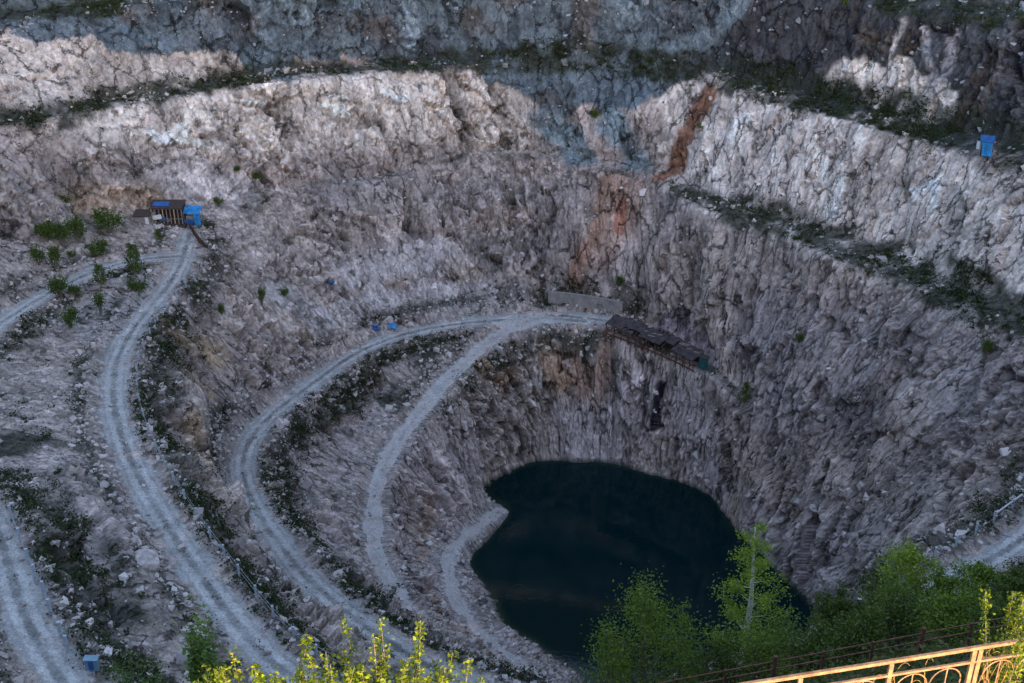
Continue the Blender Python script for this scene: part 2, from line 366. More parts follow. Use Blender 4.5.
# berm along the outer (pit) side of the roads, and shallow wheel tracks on them
berm = np.exp(-((dedge-1.0)/0.65)**2)*np.clip(0.5+0.8*fbm(P, 5, 2, 4.4), 0, 1.2)
N2 = N.copy()
Pn = P + N2*D[:,None]
Pn[:,2] += 0.75*berm*(P[:,2] > 6)
flat_top = rad > 200
Pn[flat_top] = P[flat_top]
Pn[:,2] += np.where(flat_top, 3*fbm(P, 60, 3, 2.2), 0)*np.clip((rad-200)/60, 0, 1)

# --- what each place is made of (rock kinds, stains, soil, moss): kept as a base colour
warp = fbm(P, 6.0, 4, 8.8)
PINK = (0.395,0.33,0.30); WHITE = (0.66,0.585,0.53); BLUE = (0.115,0.150,0.178); DARK = (0.10,0.10,0.11)
c = np.tile(np.array(PINK, np.float32), (len(P), 1))
c = lerp(c, (0.31,0.272,0.262), sm(fbm(P, 14, 3, 21.0), 0.0, 0.6)*0.8)
c = lerp(c, (0.46,0.36,0.27), sm(fbm(P, 9, 4, 31.0), 0.15, 0.7)*0.5)
# the upper, far white band and the right hand white wall
whi = hits((20,60),(60,75),(120,75),(180,78),(230,75)) ; whi2 = hits((100,125),(200,115),(300,110),(400,100),(450,95),(500,110)); whi3 = hits((700,95),(740,130),(820,150),(900,190),(960,230),(1015,270)); whi4 = hits((700,150),(760,175),(850,215),(930,255))
d, _ = dist_lines(P, [whi, whi2, whi3, whi4], 13); c = lerp(c, WHITE, (1-sm(d+2.5*warp, 6, 11))*0.9)
c = lerp(c, (0.66,0.58,0.535), (1-sm(dr+2.5*warp, 8, 12))*0.9)
def zone(pls, r, col, amt=0.9, soft=0.5, wp=1.0):
    global c
    d, _ = dist_lines(P, pls, r*1.8+2); c = lerp(c, col, (1-sm(d+wp*warp*r*0.8, r*(1-soft), r*(1+soft)))*amt)
# boundary above which the wall is blue grey slate, by bearing
bl = hits((-20,24),(7,29),(34,41),(92,39),(110,57),(147,58),(199,51),(235,57),(250,76),(292,70),(294,54),(340,56),(346,68),(400,67),(470,64),(478,66),(491,89),(518,96),(545,113),(570,118),(582,103),(593,99),(607,123),(624,113),(660,96),(682,79),(691,72),(742,82),(811,104),(914,130),(1023,158),(1060,168))
ba = np.array([math.atan2(p[0]-CX, p[1]-CY) for p in bl]); bz = np.array([p[2] for p in bl]); o_ = np.argsort(ba)
zb = np.interp(ang, ba[o_], bz[o_]); vis = (ang > ba.min()-0.35) & (ang < ba.max()+0.5)
blue_m = sm(P[:,2]-zb+1.2*warp+0.9*fbm(P, 2.6, 3, 43.)+0.5*b1, -0.25, 0.25)*vis*(rad > 50)
c = lerp(c, BLUE, blue_m)
vb = fbm(np.stack([ang*75, P[:,2]*0.25, rad*0.3], 1).astype(np.float32), 5, 4, 17.0)
c = lerp(c, (0.075,0.085,0.10), blue_m*sm(vb, -0.1, 0.5)*0.85); c = lerp(c, (0.19,0.235,0.27), blue_m*sm(-vb, 0.1, 0.6)*0.6)
dk = hits((780,40),(850,40),(930,60),(1000,60),(1020,110)); d, _ = dist_lines(P, [dk], 30); dkm = blue_m*(1-sm(d+5*fbm(P, 5, 3, 45.), 5, 25))
c = lerp(c, (0.055,0.052,0.056), dkm*0.85)
c = lerp(c, (0.095,0.075,0.062), blue_m*sm(fbm(P, 7, 3, 44.), 0.1, 0.5)*0.7)
zone([hits((545,120),(570,140),(580,158)), hits((612,128),(630,150),(640,166))], 3.2, (0.17,0.23,0.26), 0.9)
zone([hits((405,8),(410,50)), hits((740,5),(700,40),(650,62))], 1.7, (0.22,0.29,0.34), 0.7, 0.7, 1.4)
zone([hits((835,78),(862,68),(885,90),(900,75),(920,95),(945,108))], 2.9, (0.66,0.59,0.54), 1.0, 0.12, 1.2)
zone([hits((890,65),(896,45),(905,22))], 0.7, (0.5,0.45,0.42), 0.9)
zone([hits((925,30),(930,60),(938,85)), hits((955,35),(950,70))], 0.9, (0.34,0.32,0.34), 0.8)
# rust red runs
RED = (0.27,0.145,0.10)
zone([hits((708,95),(697,115),(688,140),(678,165),(660,178))], 1.7, RED, 1.0, 0.5, 1.3)
zone([hits((612,185),(606,215),(594,240),(580,262)), hits((588,245),(575,275))], 2.0, (0.29,0.16,0.11), 0.85, 0.6)
zone([hits((628,190),(615,240),(600,280),(590,296))], 3.4, (0.36,0.25,0.20), 0.8, 0.6)
zone([hits((625,200),(620,230))], 0.8, (0.28,0.11,0.07), 0.8)
zone([hits((608,335),(602,375),(598,405)), hits((575,345),(585,390))], 1.4, (0.33,0.19,0.13), 0.7, 0.6)
zone([hits((630,255),(618,290),(600,285))], 2.2, (0.52,0.44,0.42), 0.8)
# pale pinkish dust and broken rock on the lower slopes
ROSE = (0.47,0.40,0.385)
zone([hits((420,450),(440,500),(450,520)), hits((470,440),(450,470)), hits((430,560),(440,600)), hits((470,560),(480,600),(500,630))], 4.2, ROSE, 0.85, 0.6)
zone([hits((300,450),(310,500),(330,540)), hits((300,400),(340,385)), hits((380,400),(350,430),(340,480))], 3.2, ROSE, 0.7, 0.6)
zone([hits((640,400),(610,430),(580,440)), hits((690,400),(700,440),(720,480)), hits((760,520),(800,560),(830,560)), hits((820,520),(880,540))], 4.6, (0.47,0.41,0.40), 0.85, 0.6)
zone([hits((250,250),(330,270),(420,240)), hits((160,330),(150,400),(180,440)), hits((60,380),(30,440),(80,500))], 4.2, (0.45,0.385,0.36), 0.6, 0.6)
zone([hits((480,250),(540,240),(560,200)), hits((330,190),(430,200),(520,190))], 4.0, (0.27,0.25,0.25), 0.55, 0.6)  # this zone and the next darken the middle and right walls
zone([hits((760,330),(840,340),(920,350),(1000,400)), hits((780,400),(860,410))], 5.5, (0.29,0.262,0.27), 0.6, 0.6)
# ochre rock faces
OCH = (0.44,0.31,0.19)
zone([hits((170,330),(190,345),(215,355)), hits((180,370),(205,395)), hits((185,430),(200,460))], 2.2, OCH, 0.7, 0.6)
zone([hits((395,285),(405,300)), hits((485,370),(500,385),(508,372)), hits((545,350),(560,380))], 1.8, (0.38,0.24,0.15), 0.75, 0.6)
zone([hits((430,500),(425,530),(420,560)), hits((430,595),(450,625),(470,630))], 1.5, (0.35,0.24,0.18), 0.6, 0.6)
# crushed pale scree
SCREE = (0.43,0.39,0.385)
scr = [hits((160,170),(180,185),(200,195)), hits((185,165),(215,180),(240,195)), hits((115,270),(140,290)), hits((90,330),(110,310),(75,320)), hits((350,310),(400,300),(470,298),(510,298)), hits((280,295),(320,320)), hits((440,250),(400,262),(350,275))]
zone(scr, 3.0, SCREE, 0.85, 0.4, 0.8)
zone([hits((85,195),(115,200),(150,200))], 2.6, (0.44,0.33,0.25), 0.85, 0.5)
zone([hits((60,160),(100,165),(150,165))], 3.5, (0.26,0.22,0.21), 0.6, 0.5)
zone([hits((660,330),(680,320),(690,340)), hits((700,345),(706,365))], 2.2, (0.26,0.22,0.25), 0.8, 0.4, 0.5)
# wet gully under the gallery
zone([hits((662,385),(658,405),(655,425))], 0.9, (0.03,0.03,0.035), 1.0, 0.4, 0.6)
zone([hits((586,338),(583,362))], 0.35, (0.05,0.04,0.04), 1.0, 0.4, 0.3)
# fine tone of blocks
c *= np.clip(1+0.30*b1*steep+0.26*b2*slab+0.15*b3+0.26*fbm(P, 2.2, 3, 71.)+0.22*fbm(P, 11, 3, 73.), 0.35, 1.7)[:,None]
# dark noise streaks down the steep faces
stk = fbm(np.stack([ang*75+P[:,2]*0.25, P[:,2]*0.16, rad*0.3], 1).astype(np.float32), 3.4, 3, 27.)
c *= (1-0.4*steep*sm(stk, 0.12, 0.45)*sm(fbm(P, 8, 2, 51.), -0.3, 0.3))[:,None]
# soil and sparse growth on flats and beside roads
flatness = 1-sm(slope, 0.35, 0.75)
grow = flatness*(rad < 200)*(P[:,2] > 6)*sm(fbm(P, 5, 4, 61.), -0.25, 0.35)
leftshelf = (P[:,0] < -40) & (P[:,1] > 120) & (P[:,1] < 200) & (P[:,2] < 50)
grow = np.where(leftshelf, grow*0.3, grow)
strip = np.exp(-((dedge-2.2)/np.where(dside > 0, np.where(P[:,1] < 150, 2.3, 1.7), 1.0))**2)*sm(fbm(P, 4, 3, 66.)+0.3*(dside > 0)+0.3*(P[:,1] < 145), -0.3, 0.15)*(P[:,2] > 15)
gm = np.maximum(grow, strip*0.85)*fl
d, _ = dist_lines(P, BEN, 9); d2, _ = dist_lines(P, [hits((742,79),(787,91),(828,102),(890,118),(955,134),(1023,154)), hits((742,211),(794,228),(838,243),(880,258),(934,279),(989,304),(1023,318))], 9)
d = np.minimum(d, np.maximum(d2-1.6, 0)); bm = 1-sm(d+1.8*fbm(P, 3, 3, 68.), 2.0, 3.6)
gm = np.maximum(gm, bm*sm(fbm(P, 3, 3, 69.), -0.7, 0.1))
lowpit = (P[:,2] < 16)
gm = np.where(lowpit, gm*0.15, gm)
c = lerp(c, (0.036,0.042,0.032), gm*0.9)
hi_ = sm(P[:,2]+3*warp, 79, 84)*(P[:,1] > 60); c = lerp(c, (0.012,0.018,0.010), hi_*0.97)      # unseen country above the pit, near black to cut its sunlit reflection and bounce
nearslope = ((P[:,1] < 105) & (P[:,0] > 4) & (P[:,2] > 24)) | (P[:,1] < 66)
c = lerp(c, (0.035,0.045,0.018), nearslope*sm(fbm(P, 4, 3, 81.), -0.9, -0.1)*np.where(P[:,1] < 40, 1.0, fl)*0.95)
# damp rock by the water line
c = lerp(c, (0.05,0.055,0.05), (1-sm(P[:,2]+0.3*warp, 0.1, 0.9))*0.85)
# roads: pale crushed stone with darker middle and edges
tr = np.full(len(P), 9.0, np.float32)
for pl, w in RL:
    d, _ = dist_lines(P, [pl], 4, use3=False); m = d < tr; tr[m] = d[m]
track = np.exp(-((tr-0.85)/0.4)**2)
rc = np.tile(np.array((0.34,0.335,0.33), np.float32), (len(P), 1))
rc = lerp(rc, (0.17,0.17,0.15), sm(tr, 1.5, 2.4)*sm(fbm(P, 2.2, 3, 93.), -0.4, 0.15)*0.6)
rc *= (1+0.34*fbm(P, 1.2, 3, 95.)+0.22*fbm(P, 5, 3, 96.))[:,None]
rfade = (1-sm(dedge+1.5*wob+1.3*fbm(P, 1.4, 2, 99.), -0.8, 0.4))
c = c*(1-rfade[:,None])+rc*rfade[:,None]
for pl, am in ((RL[1][0], 0.85), (RL[2][0], 0.55)):   # the lower paths are bare rubble
    d, _ = dist_lines(P, [pl], 4, use3=False); c = lerp(c, (0.37,0.335,0.325), (1-sm(d+0.8*wob, 0.3, 2.4))*am*sm(fbm(P, 3, 3, 98.), -0.6, 0.0))
c = np.concatenate([np.clip(c, 0.01, 0.8), slab[:,None]], 1).astype(np.float32)

idx = np.arange(NT*NR).reshape(NT, NR)
a_ = idx[:, :-1]; b_ = np.roll(idx, -1, 0)[:, :-1]; c_ = np.roll(idx, -1, 0)[:, 1:]; d_ = idx[:, 1:]
F = np.stack([a_, d_, c_, b_], -1).reshape(-1, 4)
froad = road_m[F].sum(1) >= 3

# ------------------------------------------------------------------ materials
def nodes(name, rough=0.9, spec=0.2):
    m = bpy.data.materials.new(name); m.use_nodes = True; nt = m.node_tree; p = nt.nodes['Principled BSDF']
    p.inputs['Roughness'].default_value = rough; p.inputs['Specular IOR Level'].default_value = spec
    return m, nt, p
def add(nt, t, **k):
    n = nt.nodes.new(t)
    for a, v in k.items(): setattr(n, a, v)
    return n
def ramp(nt, stops):
    r = nt.nodes.new('ShaderNodeValToRGB'); e = r.color_ramp.elements
    while len(e) > 1: e.remove(e[-1])
    for i, (p, c) in enumerate(stops):
        x = e[0] if i == 0 else e.new(p)
        x.position = p; x.color = (*c, 1) if hasattr(c, '__len__') else (c, c, c, 1)
    return r
def noise(nt, vec, scale, detail=6, rough=0.6, dist=0):
    n = nt.nodes.new('ShaderNodeTexNoise'); n.inputs['Scale'].default_value = scale; n.inputs['Detail'].default_value = detail
    n.inputs['Roughness'].default_value = rough; n.inputs['Distortion'].default_value = dist; nt.links.new(vec, n.inputs['Vector']); return n
def mixc(nt, mode, fac, a, b):
    m = nt.nodes.new('ShaderNodeMix'); m.data_type = 'RGBA'; m.blend_type = mode
    for s, v in ((0, fac), (6, a), (7, b)):
        if hasattr(v, 'links'): nt.links.new(v, m.inputs[s])
        else: m.inputs[s].default_value = v if s == 0 else (*v, 1)
    return m.outputs[2]
def rock_mat(name, road=False):
    m, nt, p = nodes(name, 0.92, 0.15); lk = nt.links
    at = add(nt, 'ShaderNodeAttribute', attribute_name='tint'); geo = add(nt, 'ShaderNodeNewGeometry'); pos = geo.outputs['Position']
    n1 = noise(nt, pos, 1.5, 5, 0.75)
    r1 = ramp(nt, [(0.30, 0.55 if not road else 0.75), (0.5, 1.0), (0.70, 1.42 if not road else 1.2)]); lk.new(n1.outputs[0], r1.inputs[0])
    col = mixc(nt, 'MULTIPLY', 0.7, at.outputs['Color'], r1.outputs[0])
    if not road:
        bd = add(nt, 'ShaderNodeAttribute', attribute_name='bedding')
        def cracks(rot, sc, scale, w):
            mp = add(nt, 'ShaderNodeMapping'); mp.inputs['Scale'].default_value = sc; mp.inputs['Rotation'].default_value = (0, 0, rot)
            wp = add(nt, 'ShaderNodeVectorMath', operation='MULTIPLY_ADD'); lk.new(n1.outputs['Color'], wp.inputs[0]); wp.inputs[1].default_value = (w*1.3, w*1.3, w); lk.new(bd.outputs['Vector'], wp.inputs[2])
            lk.new(wp.outputs[0], mp.inputs[0]); vo = add(nt, 'ShaderNodeTexVoronoi', feature='DISTANCE_TO_EDGE'); vo.inputs['Scale'].default_value = scale; lk.new(mp.outputs[0], vo.inputs['Vector']); return vo
        ms = add(nt, 'ShaderNodeMapping'); ms.inputs['Scale'].default_value = (1.0, 0.30, 0.4); ms.inputs['Rotation'].default_value = (0, 0, 0.22); lk.new(bd.outputs['Vector'], ms.inputs[0])
        ns = noise(nt, ms.outputs[0], 0.75, 4, 0.7); rs = ramp(nt, [(0.33, 0.5), (0.5, 1.0), (0.68, 1.4)]); lk.new(ns.outputs[0], rs.inputs[0]); col = mixc(nt, 'MULTIPLY', 0.55, col, rs.outputs[0])
        v1 = cracks(0.5, (1, 0.6, 0.6), 0.34, 2.4); v2 = cracks(-0.15, (1, 0.55, 0.8), 1.15, 1.2)
        c1 = ramp(nt, [(0.0, 0.10), (0.03, 0.3), (0.075, 1.0)]); lk.new(v1.outputs[0], c1.inputs[0]); c2 = ramp(nt, [(0.0, 0.5), (0.05, 1.0)]); lk.new(v2.outputs[0], c2.inputs[0])
        n5 = noise(nt, pos, 0.16, 3, 0.6); f5 = ramp(nt, [(0.50, 0.0), (0.60, 0.8)]); lk.new(n5.outputs[0], f5.inputs[0]); f6 = ramp(nt, [(0.45, 0.8), (0.55, 0.0)]); lk.new(n5.outputs[0], f6.inputs[0])
        col = mixc(nt, 'MULTIPLY', f5.outputs[0], col, c1.outputs[0]); col = mixc(nt, 'MULTIPLY', f6.outputs[0], col, c2.outputs[0])
        def cells(scale, lo, hi, col, fac):
            vc = add(nt, 'ShaderNodeTexVoronoi', feature='F1'); vc.inputs['Scale'].default_value = scale; mq = add(nt, 'ShaderNodeMapping'); mq.inputs['Scale'].default_value = (1, 0.6, 0.8); mq.inputs['Rotation'].default_value = (0, 0, 0.5)
            lk.new(bd.outputs['Vector'], mq.inputs[0]); lk.new(mq.outputs[0], vc.inputs['Vector']); rr = ramp(nt, [(0.1, lo), (0.9, hi)]); lk.new(vc.outputs['Color'], rr.inputs[0]); return mixc(nt, 'MULTIPLY', fac, col, rr.outputs[0])
        v3 = cracks(0.6, (1, 0.38, 0.4), 0.42, 1.5); c3 = ramp(nt, [(0.0, 0.10), (0.03, 0.35), (0.06, 1.0)]); lk.new(v3.outputs[0], c3.inputs[0])
        inv = add(nt, 'ShaderNodeMath', operation='SUBTRACT'); inv.inputs[0].default_value = 0.95; lk.new(at.outputs['Alpha'], inv.inputs[1]); inv.use_clamp = True
        n6 = noise(nt, pos, 0.3, 2, 0.5); f7 = ramp(nt, [(0.38, 0.0), (0.50, 1.0)]); lk.new(n6.outputs[0], f7.inputs[0]); m7 = add(nt, 'ShaderNodeMath', operation='MULTIPLY'); lk.new(inv.outputs[0], m7.inputs[0]); lk.new(f7.outputs[0], m7.inputs[1])
        col = mixc(nt, 'MULTIPLY', m7.outputs[0], col, c3.outputs[0])
        col = cells(0.75, 0.80, 1.2, col, at.outputs['Alpha']); col = cells(2.1, 0.70, 1.3, col, at.outputs['Alpha'])
        rb = ramp(nt, [(0.0, 0.0), (0.10, 1.0)]); lk.new(v2.outputs[0], rb.inputs[0])
        b1 = add(nt, 'ShaderNodeBump'); b1.inputs['Strength'].default_value = 0.5; b1.inputs['Distance'].default_value = 0.2; lk.new(rb.outputs[0], b1.inputs['Height'])
        b2 = add(nt, 'ShaderNodeBump'); b2.inputs['Strength'].default_value = 0.9; b2.inputs['Distance'].default_value = 0.3; lk.new(n1.outputs[0], b2.inputs['Height']); lk.new(b1.outputs[0], b2.inputs['Normal'])
        lk.new(b2.outputs[0], p.inputs['Normal'])
    else:
        na = noise(nt, pos, 1.1, 5, 0.75); ma = add(nt, 'ShaderNodeMath', operation='MULTIPLY_ADD'); lk.new(na.outputs[0], ma.inputs[0]); ma.inputs[1].default_value = 0.30; lk.new(at.outputs['Alpha'], ma.inputs[2])
        rr = ramp(nt, [(0.13, 0.42), (0.21, 0.55), (0.27, 1.12), (0.38, 1.18), (0.44, 0.72), (0.52, 0.95), (0.62, 0.70)]); lk.new(ma.outputs[0], rr.inputs[0])
        ng = noise(nt, pos, 0.35, 3, 0.6); fg = ramp(nt, [(0.35, 0.35), (0.6, 1.0)]); lk.new(ng.outputs[0], fg.inputs[0]); col = mixc(nt, 'MULTIPLY', fg.outputs[0], col, rr.outputs[0])
        nh = noise(nt, pos, 5.0, 3, 0.7); rh = ramp(nt, [(0.32, 0.55), (0.5, 1.0), (0.68, 1.4)]); lk.new(nh.outputs[0], rh.inputs[0]); col = mixc(nt, 'MULTIPLY', 0.8, col, rh.outputs[0])
        b2 = add(nt, 'ShaderNodeBump'); b2.inputs['Strength'].default_value = 0.8; b2.inputs['Distance'].default_value = 0.12; lk.new(n1.outputs[0], b2.inputs['Height']); lk.new(b2.outputs[0], p.inputs['Normal'])
    lk.new(col, p.inputs['Base Color']); return m
def plain(name, col, rough=0.8, var=0.25, scale=4, spec=0.3, bump=0.0, metallic=0, col2=None):
    m, nt, p = nodes(name, rough, spec); p.inputs['Metallic'].default_value = metallic
    tc = add(nt, 'ShaderNodeTexCoord'); n = noise(nt, tc.outputs['Object'], scale, 6, 0.65)
    c2 = col2 or tuple(min(1, x*(1+var)) for x in col)
    r = ramp(nt, [(0.35, tuple(x*(1-var) for x in col)), (0.65, c2)]); nt.links.new(n.outputs[0], r.inputs[0]); nt.links.new(r.outputs[0], p.inputs['Base Color'])
    if bump:
        b = add(nt, 'ShaderNodeBump'); b.inputs['Strength'].default_value = bump; b.inputs['Distance'].default_value = 0.05; nt.links.new(n.outputs[0], b.inputs['Height']); nt.links.new(b.outputs[0], p.inputs['Normal'])
    return m
def leaf_mat(name, trans=0.35):
    m, nt, p = nodes(name, 0.55, 0.25); lk = nt.links
    at = add(nt, 'ShaderNodeAttribute', attribute_name='tint'); lk.new(at.outputs['Color'], p.inputs['Base Color'])
    tr = add(nt, 'ShaderNodeBsdfTranslucent'); lk.new(at.outputs['Color'], tr.inputs['Color']); mx = add(nt, 'ShaderNodeMixShader'); mx.inputs[0].default_value = trans
    lk.new(p.outputs[0], mx.inputs[1]); lk.new(tr.outputs[0], mx.inputs[2]); lk.new(mx.outputs[0], nt.nodes['Material Output'].inputs['Surface']); return m
M = dict(rock=rock_mat('rock'), road=rock_mat('road', True), leaf=leaf_mat('leaf'),
    bark=plain('bark', (0.16,0.14,0.12), 0.9, 0.4, 12), pale_bark=plain('pale_bark', (0.55,0.53,0.46), 0.85, 0.4, 10),
    stone=plain('stone', (0.42,0.37,0.355), 0.9, 0.35, 1.5, 0.15, 0.5), rust=plain('rust', (0.10,0.045,0.03), 0.85, 0.5, 5, 0.3, 0.3),
    darkwood=plain('dark_wood', (0.055,0.04,0.035), 0.9, 0.4, 3), wood=plain('weathered_wood', (0.20,0.17,0.15), 0.9, 0.35, 6),
    tarp=plain('blue_tarp', (0.02,0.20,0.46), 0.5, 0.3, 1.2, 0.4, 0.4), bluepaint=plain('blue_paint', (0.02,0.10,0.30), 0.5, 0.3, 2),
    teal=plain('teal_paint', (0.02,0.10,0.10), 0.6, 0.3, 2), concrete=plain('concrete', (0.21,0.21,0.215), 0.9, 0.2, 0.8, 0.15, 0.3, col2=(0.30,0.27,0.25)),
    post=plain('grey_post', (0.36,0.42,0.48), 0.7, 0.3, 6), white=plain('white_board', (0.6,0.62,0.64), 0.7, 0.15, 3), gold=plain('ochre_paint', (0.26,0.135,0.075), 0.65, 0.35, 9, 0.3, 0.3, col2=(0.36,0.20,0.11)),
    dry=plain('dry_stem', (0.22,0.13,0.05), 0.8, 0.4, 15), cut=plain('pale_timber', (0.42,0.33,0.2), 0.8, 0.25, 6), steel=plain('dull_steel', (0.3,0.31,0.33), 0.5, 0.2, 4, 0.5, 0, 0.6))
def sub(F_, name, mat):
    u, inv = np.unique(F_.ravel(), return_inverse=True); cu = c[u].copy()
    if name == 'dirt_road':
        cu[:,3] = np.clip(tr[u]/4+0.035*fbm(P[u], 6, 2, 12.), 0, 1); de, _ = dist_lines(P[u], [RL[1][0]], 3, use3=False); dd_, _ = dist_lines(P[u], [RL[2][0]], 3, use3=False)
        cu[:,3] = np.where(de < 2.9, 0.17, np.where(dd_ < 2.9, 0.10+0.4*cu[:,3], cu[:,3]))
    o = mesh_np(name, Pn[u], inv.reshape(-1, 4), mat, cols=cu)
    at = o.data.attributes.new('bedding', 'FLOAT_VECTOR', 'POINT')       # distance round the pit, height, distance out
    at.data.foreach_set('vector', np.stack([ang[u]*75, P[u,2], rad[u]], 1).astype(np.float32).ravel()); return o
tag(sub(F[~froad], 'pit_terrain', M['rock']), kind='structure')
tag(sub(F[froad], 'dirt_road', M['road']), kind='structure')

# water: dark pool, greener where it is shallow
def water():
    m, nt, p = nodes('pool_water', 0.05, 0.32); p.inputs['IOR'].default_value = 1.33
    at = add(nt, 'ShaderNodeAttribute', attribute_name='tint'); nt.links.new(at.outputs['Color'], p.inputs['Base Color'])
    geo = add(nt, 'ShaderNodeNewGeometry'); n = noise(nt, geo.outputs['Position'], 1.5, 3, 0.5); b = add(nt, 'ShaderNodeBump'); b.inputs['Strength'].default_value = 0.12; b.inputs['Distance'].default_value = 0.05
    nt.links.new(n.outputs[0], b.inputs['Height']); nt.links.new(b.outputs[0], p.inputs['Normal'])
    xs = np.arange(-14, 56, 0.7); ys = np.arange(108, 190, 0.7); gx, gy = np.meshgrid(xs, ys); WP = np.stack([gx.ravel(), gy.ravel(), np.full(gx.size, 0.15)], 1)
    dpt = np.clip(-hz(gx.ravel(), gy.ravel())/1.0, 0, 1); cc = lerp(np.tile(np.array((0.022,0.036,0.022)), (len(WP), 1)), (0.0012,0.0125,0.0150), dpt**0.35)
    n_ = len(xs); i = np.arange(len(xs)*len(ys)).reshape(len(ys), n_); FF = np.stack([i[:-1,:-1], i[:-1,1:], i[1:,1:], i[1:,:-1]], -1).reshape(-1, 4)
    tag(mesh_np('water', WP, FF, m, smooth=True, cols=cc), kind='structure')
water()
#PART2
# ------------------------------------------------------------------ loose stones and low growth (uncountable)
def pick(wt, n):
    w = np.clip(wt, 0, None).astype(np.float64); cs_ = np.cumsum(w); return np.searchsorted(cs_, rng.random(n)*cs_[-1])
inview = (P[:,1] > 60) & (rad < 115) & (P[:,2] < 80) & (P[:,2] > 0.5)
area = np.clip(rad, 5, 120)/100
def stones(n, wt, smin, smax, name, power=2.5):
    k = pick(wt*area*inview, n); s_ = smin+(smax-smin)*rng.random(n)**power
    cube = np.array([[x,y,z] for x in (-1,1) for y in (-1,1) for z in (-1,1)], np.float32)*0.5
    q = cube[None]*(0.6+0.6*rng.random((n,1,3)))+rng.normal(0, 0.17, (n,8,3)); 
    a = rng.random(n)*6.28; b = rng.normal(0, 0.5, n)
    x = q[...,0]*np.cos(b)[:,None]-q[...,2]*np.sin(b)[:,None]; z = q[...,0]*np.sin(b)[:,None]+q[...,2]*np.cos(b)[:,None]; y = q[...,1]
    q = np.stack([x*np.cos(a)[:,None]-y*np.sin(a)[:,None], x*np.sin(a)[:,None]+y*np.cos(a)[:,None], z*0.8], -1)*s_[:,None,None]
    q += (Pn[k]+rng.normal(0, 0.12, (n,3))*[1,1,0])[:,None]+np.stack([0*s_, 0*s_, s_*0.22], 1)[:,None]
    f = np.array([(0,1,3,2),(4,6,7,5),(0,4,5,1),(2,3,7,6),(0,2,6,4),(1,5,7,3)]); FF = (f[None]+8*np.arange(n)[:,None,None]).reshape(-1, 4)
    t = np.array([[0.43,0.385,0.37]])*(0.55+0.75*rng.random((n,1))); bl_ = blue_m[k] > 0.5; t[bl_] *= np.array([0.55,0.68,0.78])
    o = mesh_np(name, q.reshape(-1, 3), FF, M['rubble'], cols=np.repeat(t, 8, 0)); tag(o, kind='stuff'); return o
mr, nt_, p_ = nodes('rubble', 0.92, 0.15); at_ = add(nt_, 'ShaderNodeAttribute', attribute_name='tint'); nt_.links.new(at_.outputs['Color'], p_.inputs['Base Color']); M['rubble'] = mr
patch = sm(fbm(P, 7, 3, 101.), -0.1, 0.4)
side_w = np.exp(-((dedge-1.6)/1.5)**2)*(dedge > 0.2)
stones(26000, 0.10+0.05*(dedge < 0.3)+0.9*patch*(1-steep*0.75)*(dedge > 0.3)+1.4*side_w, 0.14, 0.62, 'loose_rubble', 3.6)
stones(700, (0.1+patch)*(1-steep*0.6)*(dedge > 0.8)+side_w*0.8, 0.5, 1.25, 'scattered_boulders', 2.2)

def leaves(cen, size, n_tint, tints, flat=0.35):
    """a small bent leaf (two triangles) at every place in cen"""
    n = len(cen); a = rng.normal(size=(n,3)); a[:,2] *= flat+0.3; a /= np.linalg.norm(a, axis=1)[:,None]
    b = rng.normal(size=(n,3)); b -= (a*b).sum(1)[:,None]*a; b /= np.linalg.norm(b, axis=1)[:,None]
    s_ = (size*(0.6+0.8*rng.random(n)))[:,None]; w = s_*0.30
    v = np.stack([cen-a*s_*0.5, cen+b*w+a*s_*0.05, cen+a*s_*0.5, cen-b*w+a*s_*0.05], 1)
    FF = np.arange(n*4).reshape(n, 4); t = np.array(tints)[rng.integers(0, len(tints), n)]*(0.7+0.6*rng.random((n,1)))
    return v.reshape(-1, 3), FF, np.repeat(t, 4, 0)
GREEN_D = [(0.033,0.048,0.014),(0.045,0.066,0.017),(0.022,0.034,0.012)]
def cover(n, wt, per, spread, size, tints, name, hgt=0.35):
    k = pick(wt*area*inview, n); base = Pn[k]; r_ = spread*(0.4+0.9*rng.random(n))
    cen = base[:,None]+rng.normal(size=(n,per,3))*np.array([1,1,hgt])*r_[:,None,None]*0.5+np.array([0,0,1])*(r_*hgt*0.7)[:,None,None]
    ct = np.repeat(0.55+0.8*rng.random(n), per)
    v, f, t = leaves(cen.reshape(-1, 3), size, 0, tints); t = t*np.repeat(ct, 4)[:,None]
    tag(mesh_np(name, v, f, M['leaf'], cols=t), kind='stuff')
vegw = strip*(dside > 0)*1.3+np.clip(bm, 0, 1)*1.6*sm(fbm(P, 3.5, 2, 131.), -0.5, 0.3)+gm*0.7*sm(fbm(P, 3, 3, 121.), -0.1, 0.35)+0.012*(P[:,2] > 18)
vegw = vegw*(0.15+1.2*sm(fbm(P, 8, 3, 141.), -0.3, 0.3))*(dedge > 0.15)*(1-0.8*(P[:,1] < 62))
cover(8000, vegw, 26, 0.75, 0.26, GREEN_D, 'ground_cover', 0.55)
grassw = gm*(dedge > 0.1)+0.25*np.exp(-(tr/0.4)**2)*(P[:,2] > 20)
cover(5000, grassw, 12, 0.8, 0.2, [(0.08,0.10,0.045),(0.06,0.08,0.035),(0.11,0.11,0.06)], 'grass', 0.2)

n_ = 16000; gx_ = rng.uniform(0, 52, n_); gy_ = rng.uniform(15, 66, n_); base = np.stack([gx_, gy_, hz(gx_, gy_)+0.1], 1)
cen = base[:,None]+rng.normal(size=(n_,12,3))*np.array([0.3,0.3,0.22]); v, f, t = leaves(cen.reshape(-1, 3), 0.2, 0, [(0.07,0.09,0.018),(0.05,0.075,0.014),(0.10,0.10,0.03)])
tag(mesh_np('meadow_grass', v, f, M['leaf'], cols=t), kind='stuff')

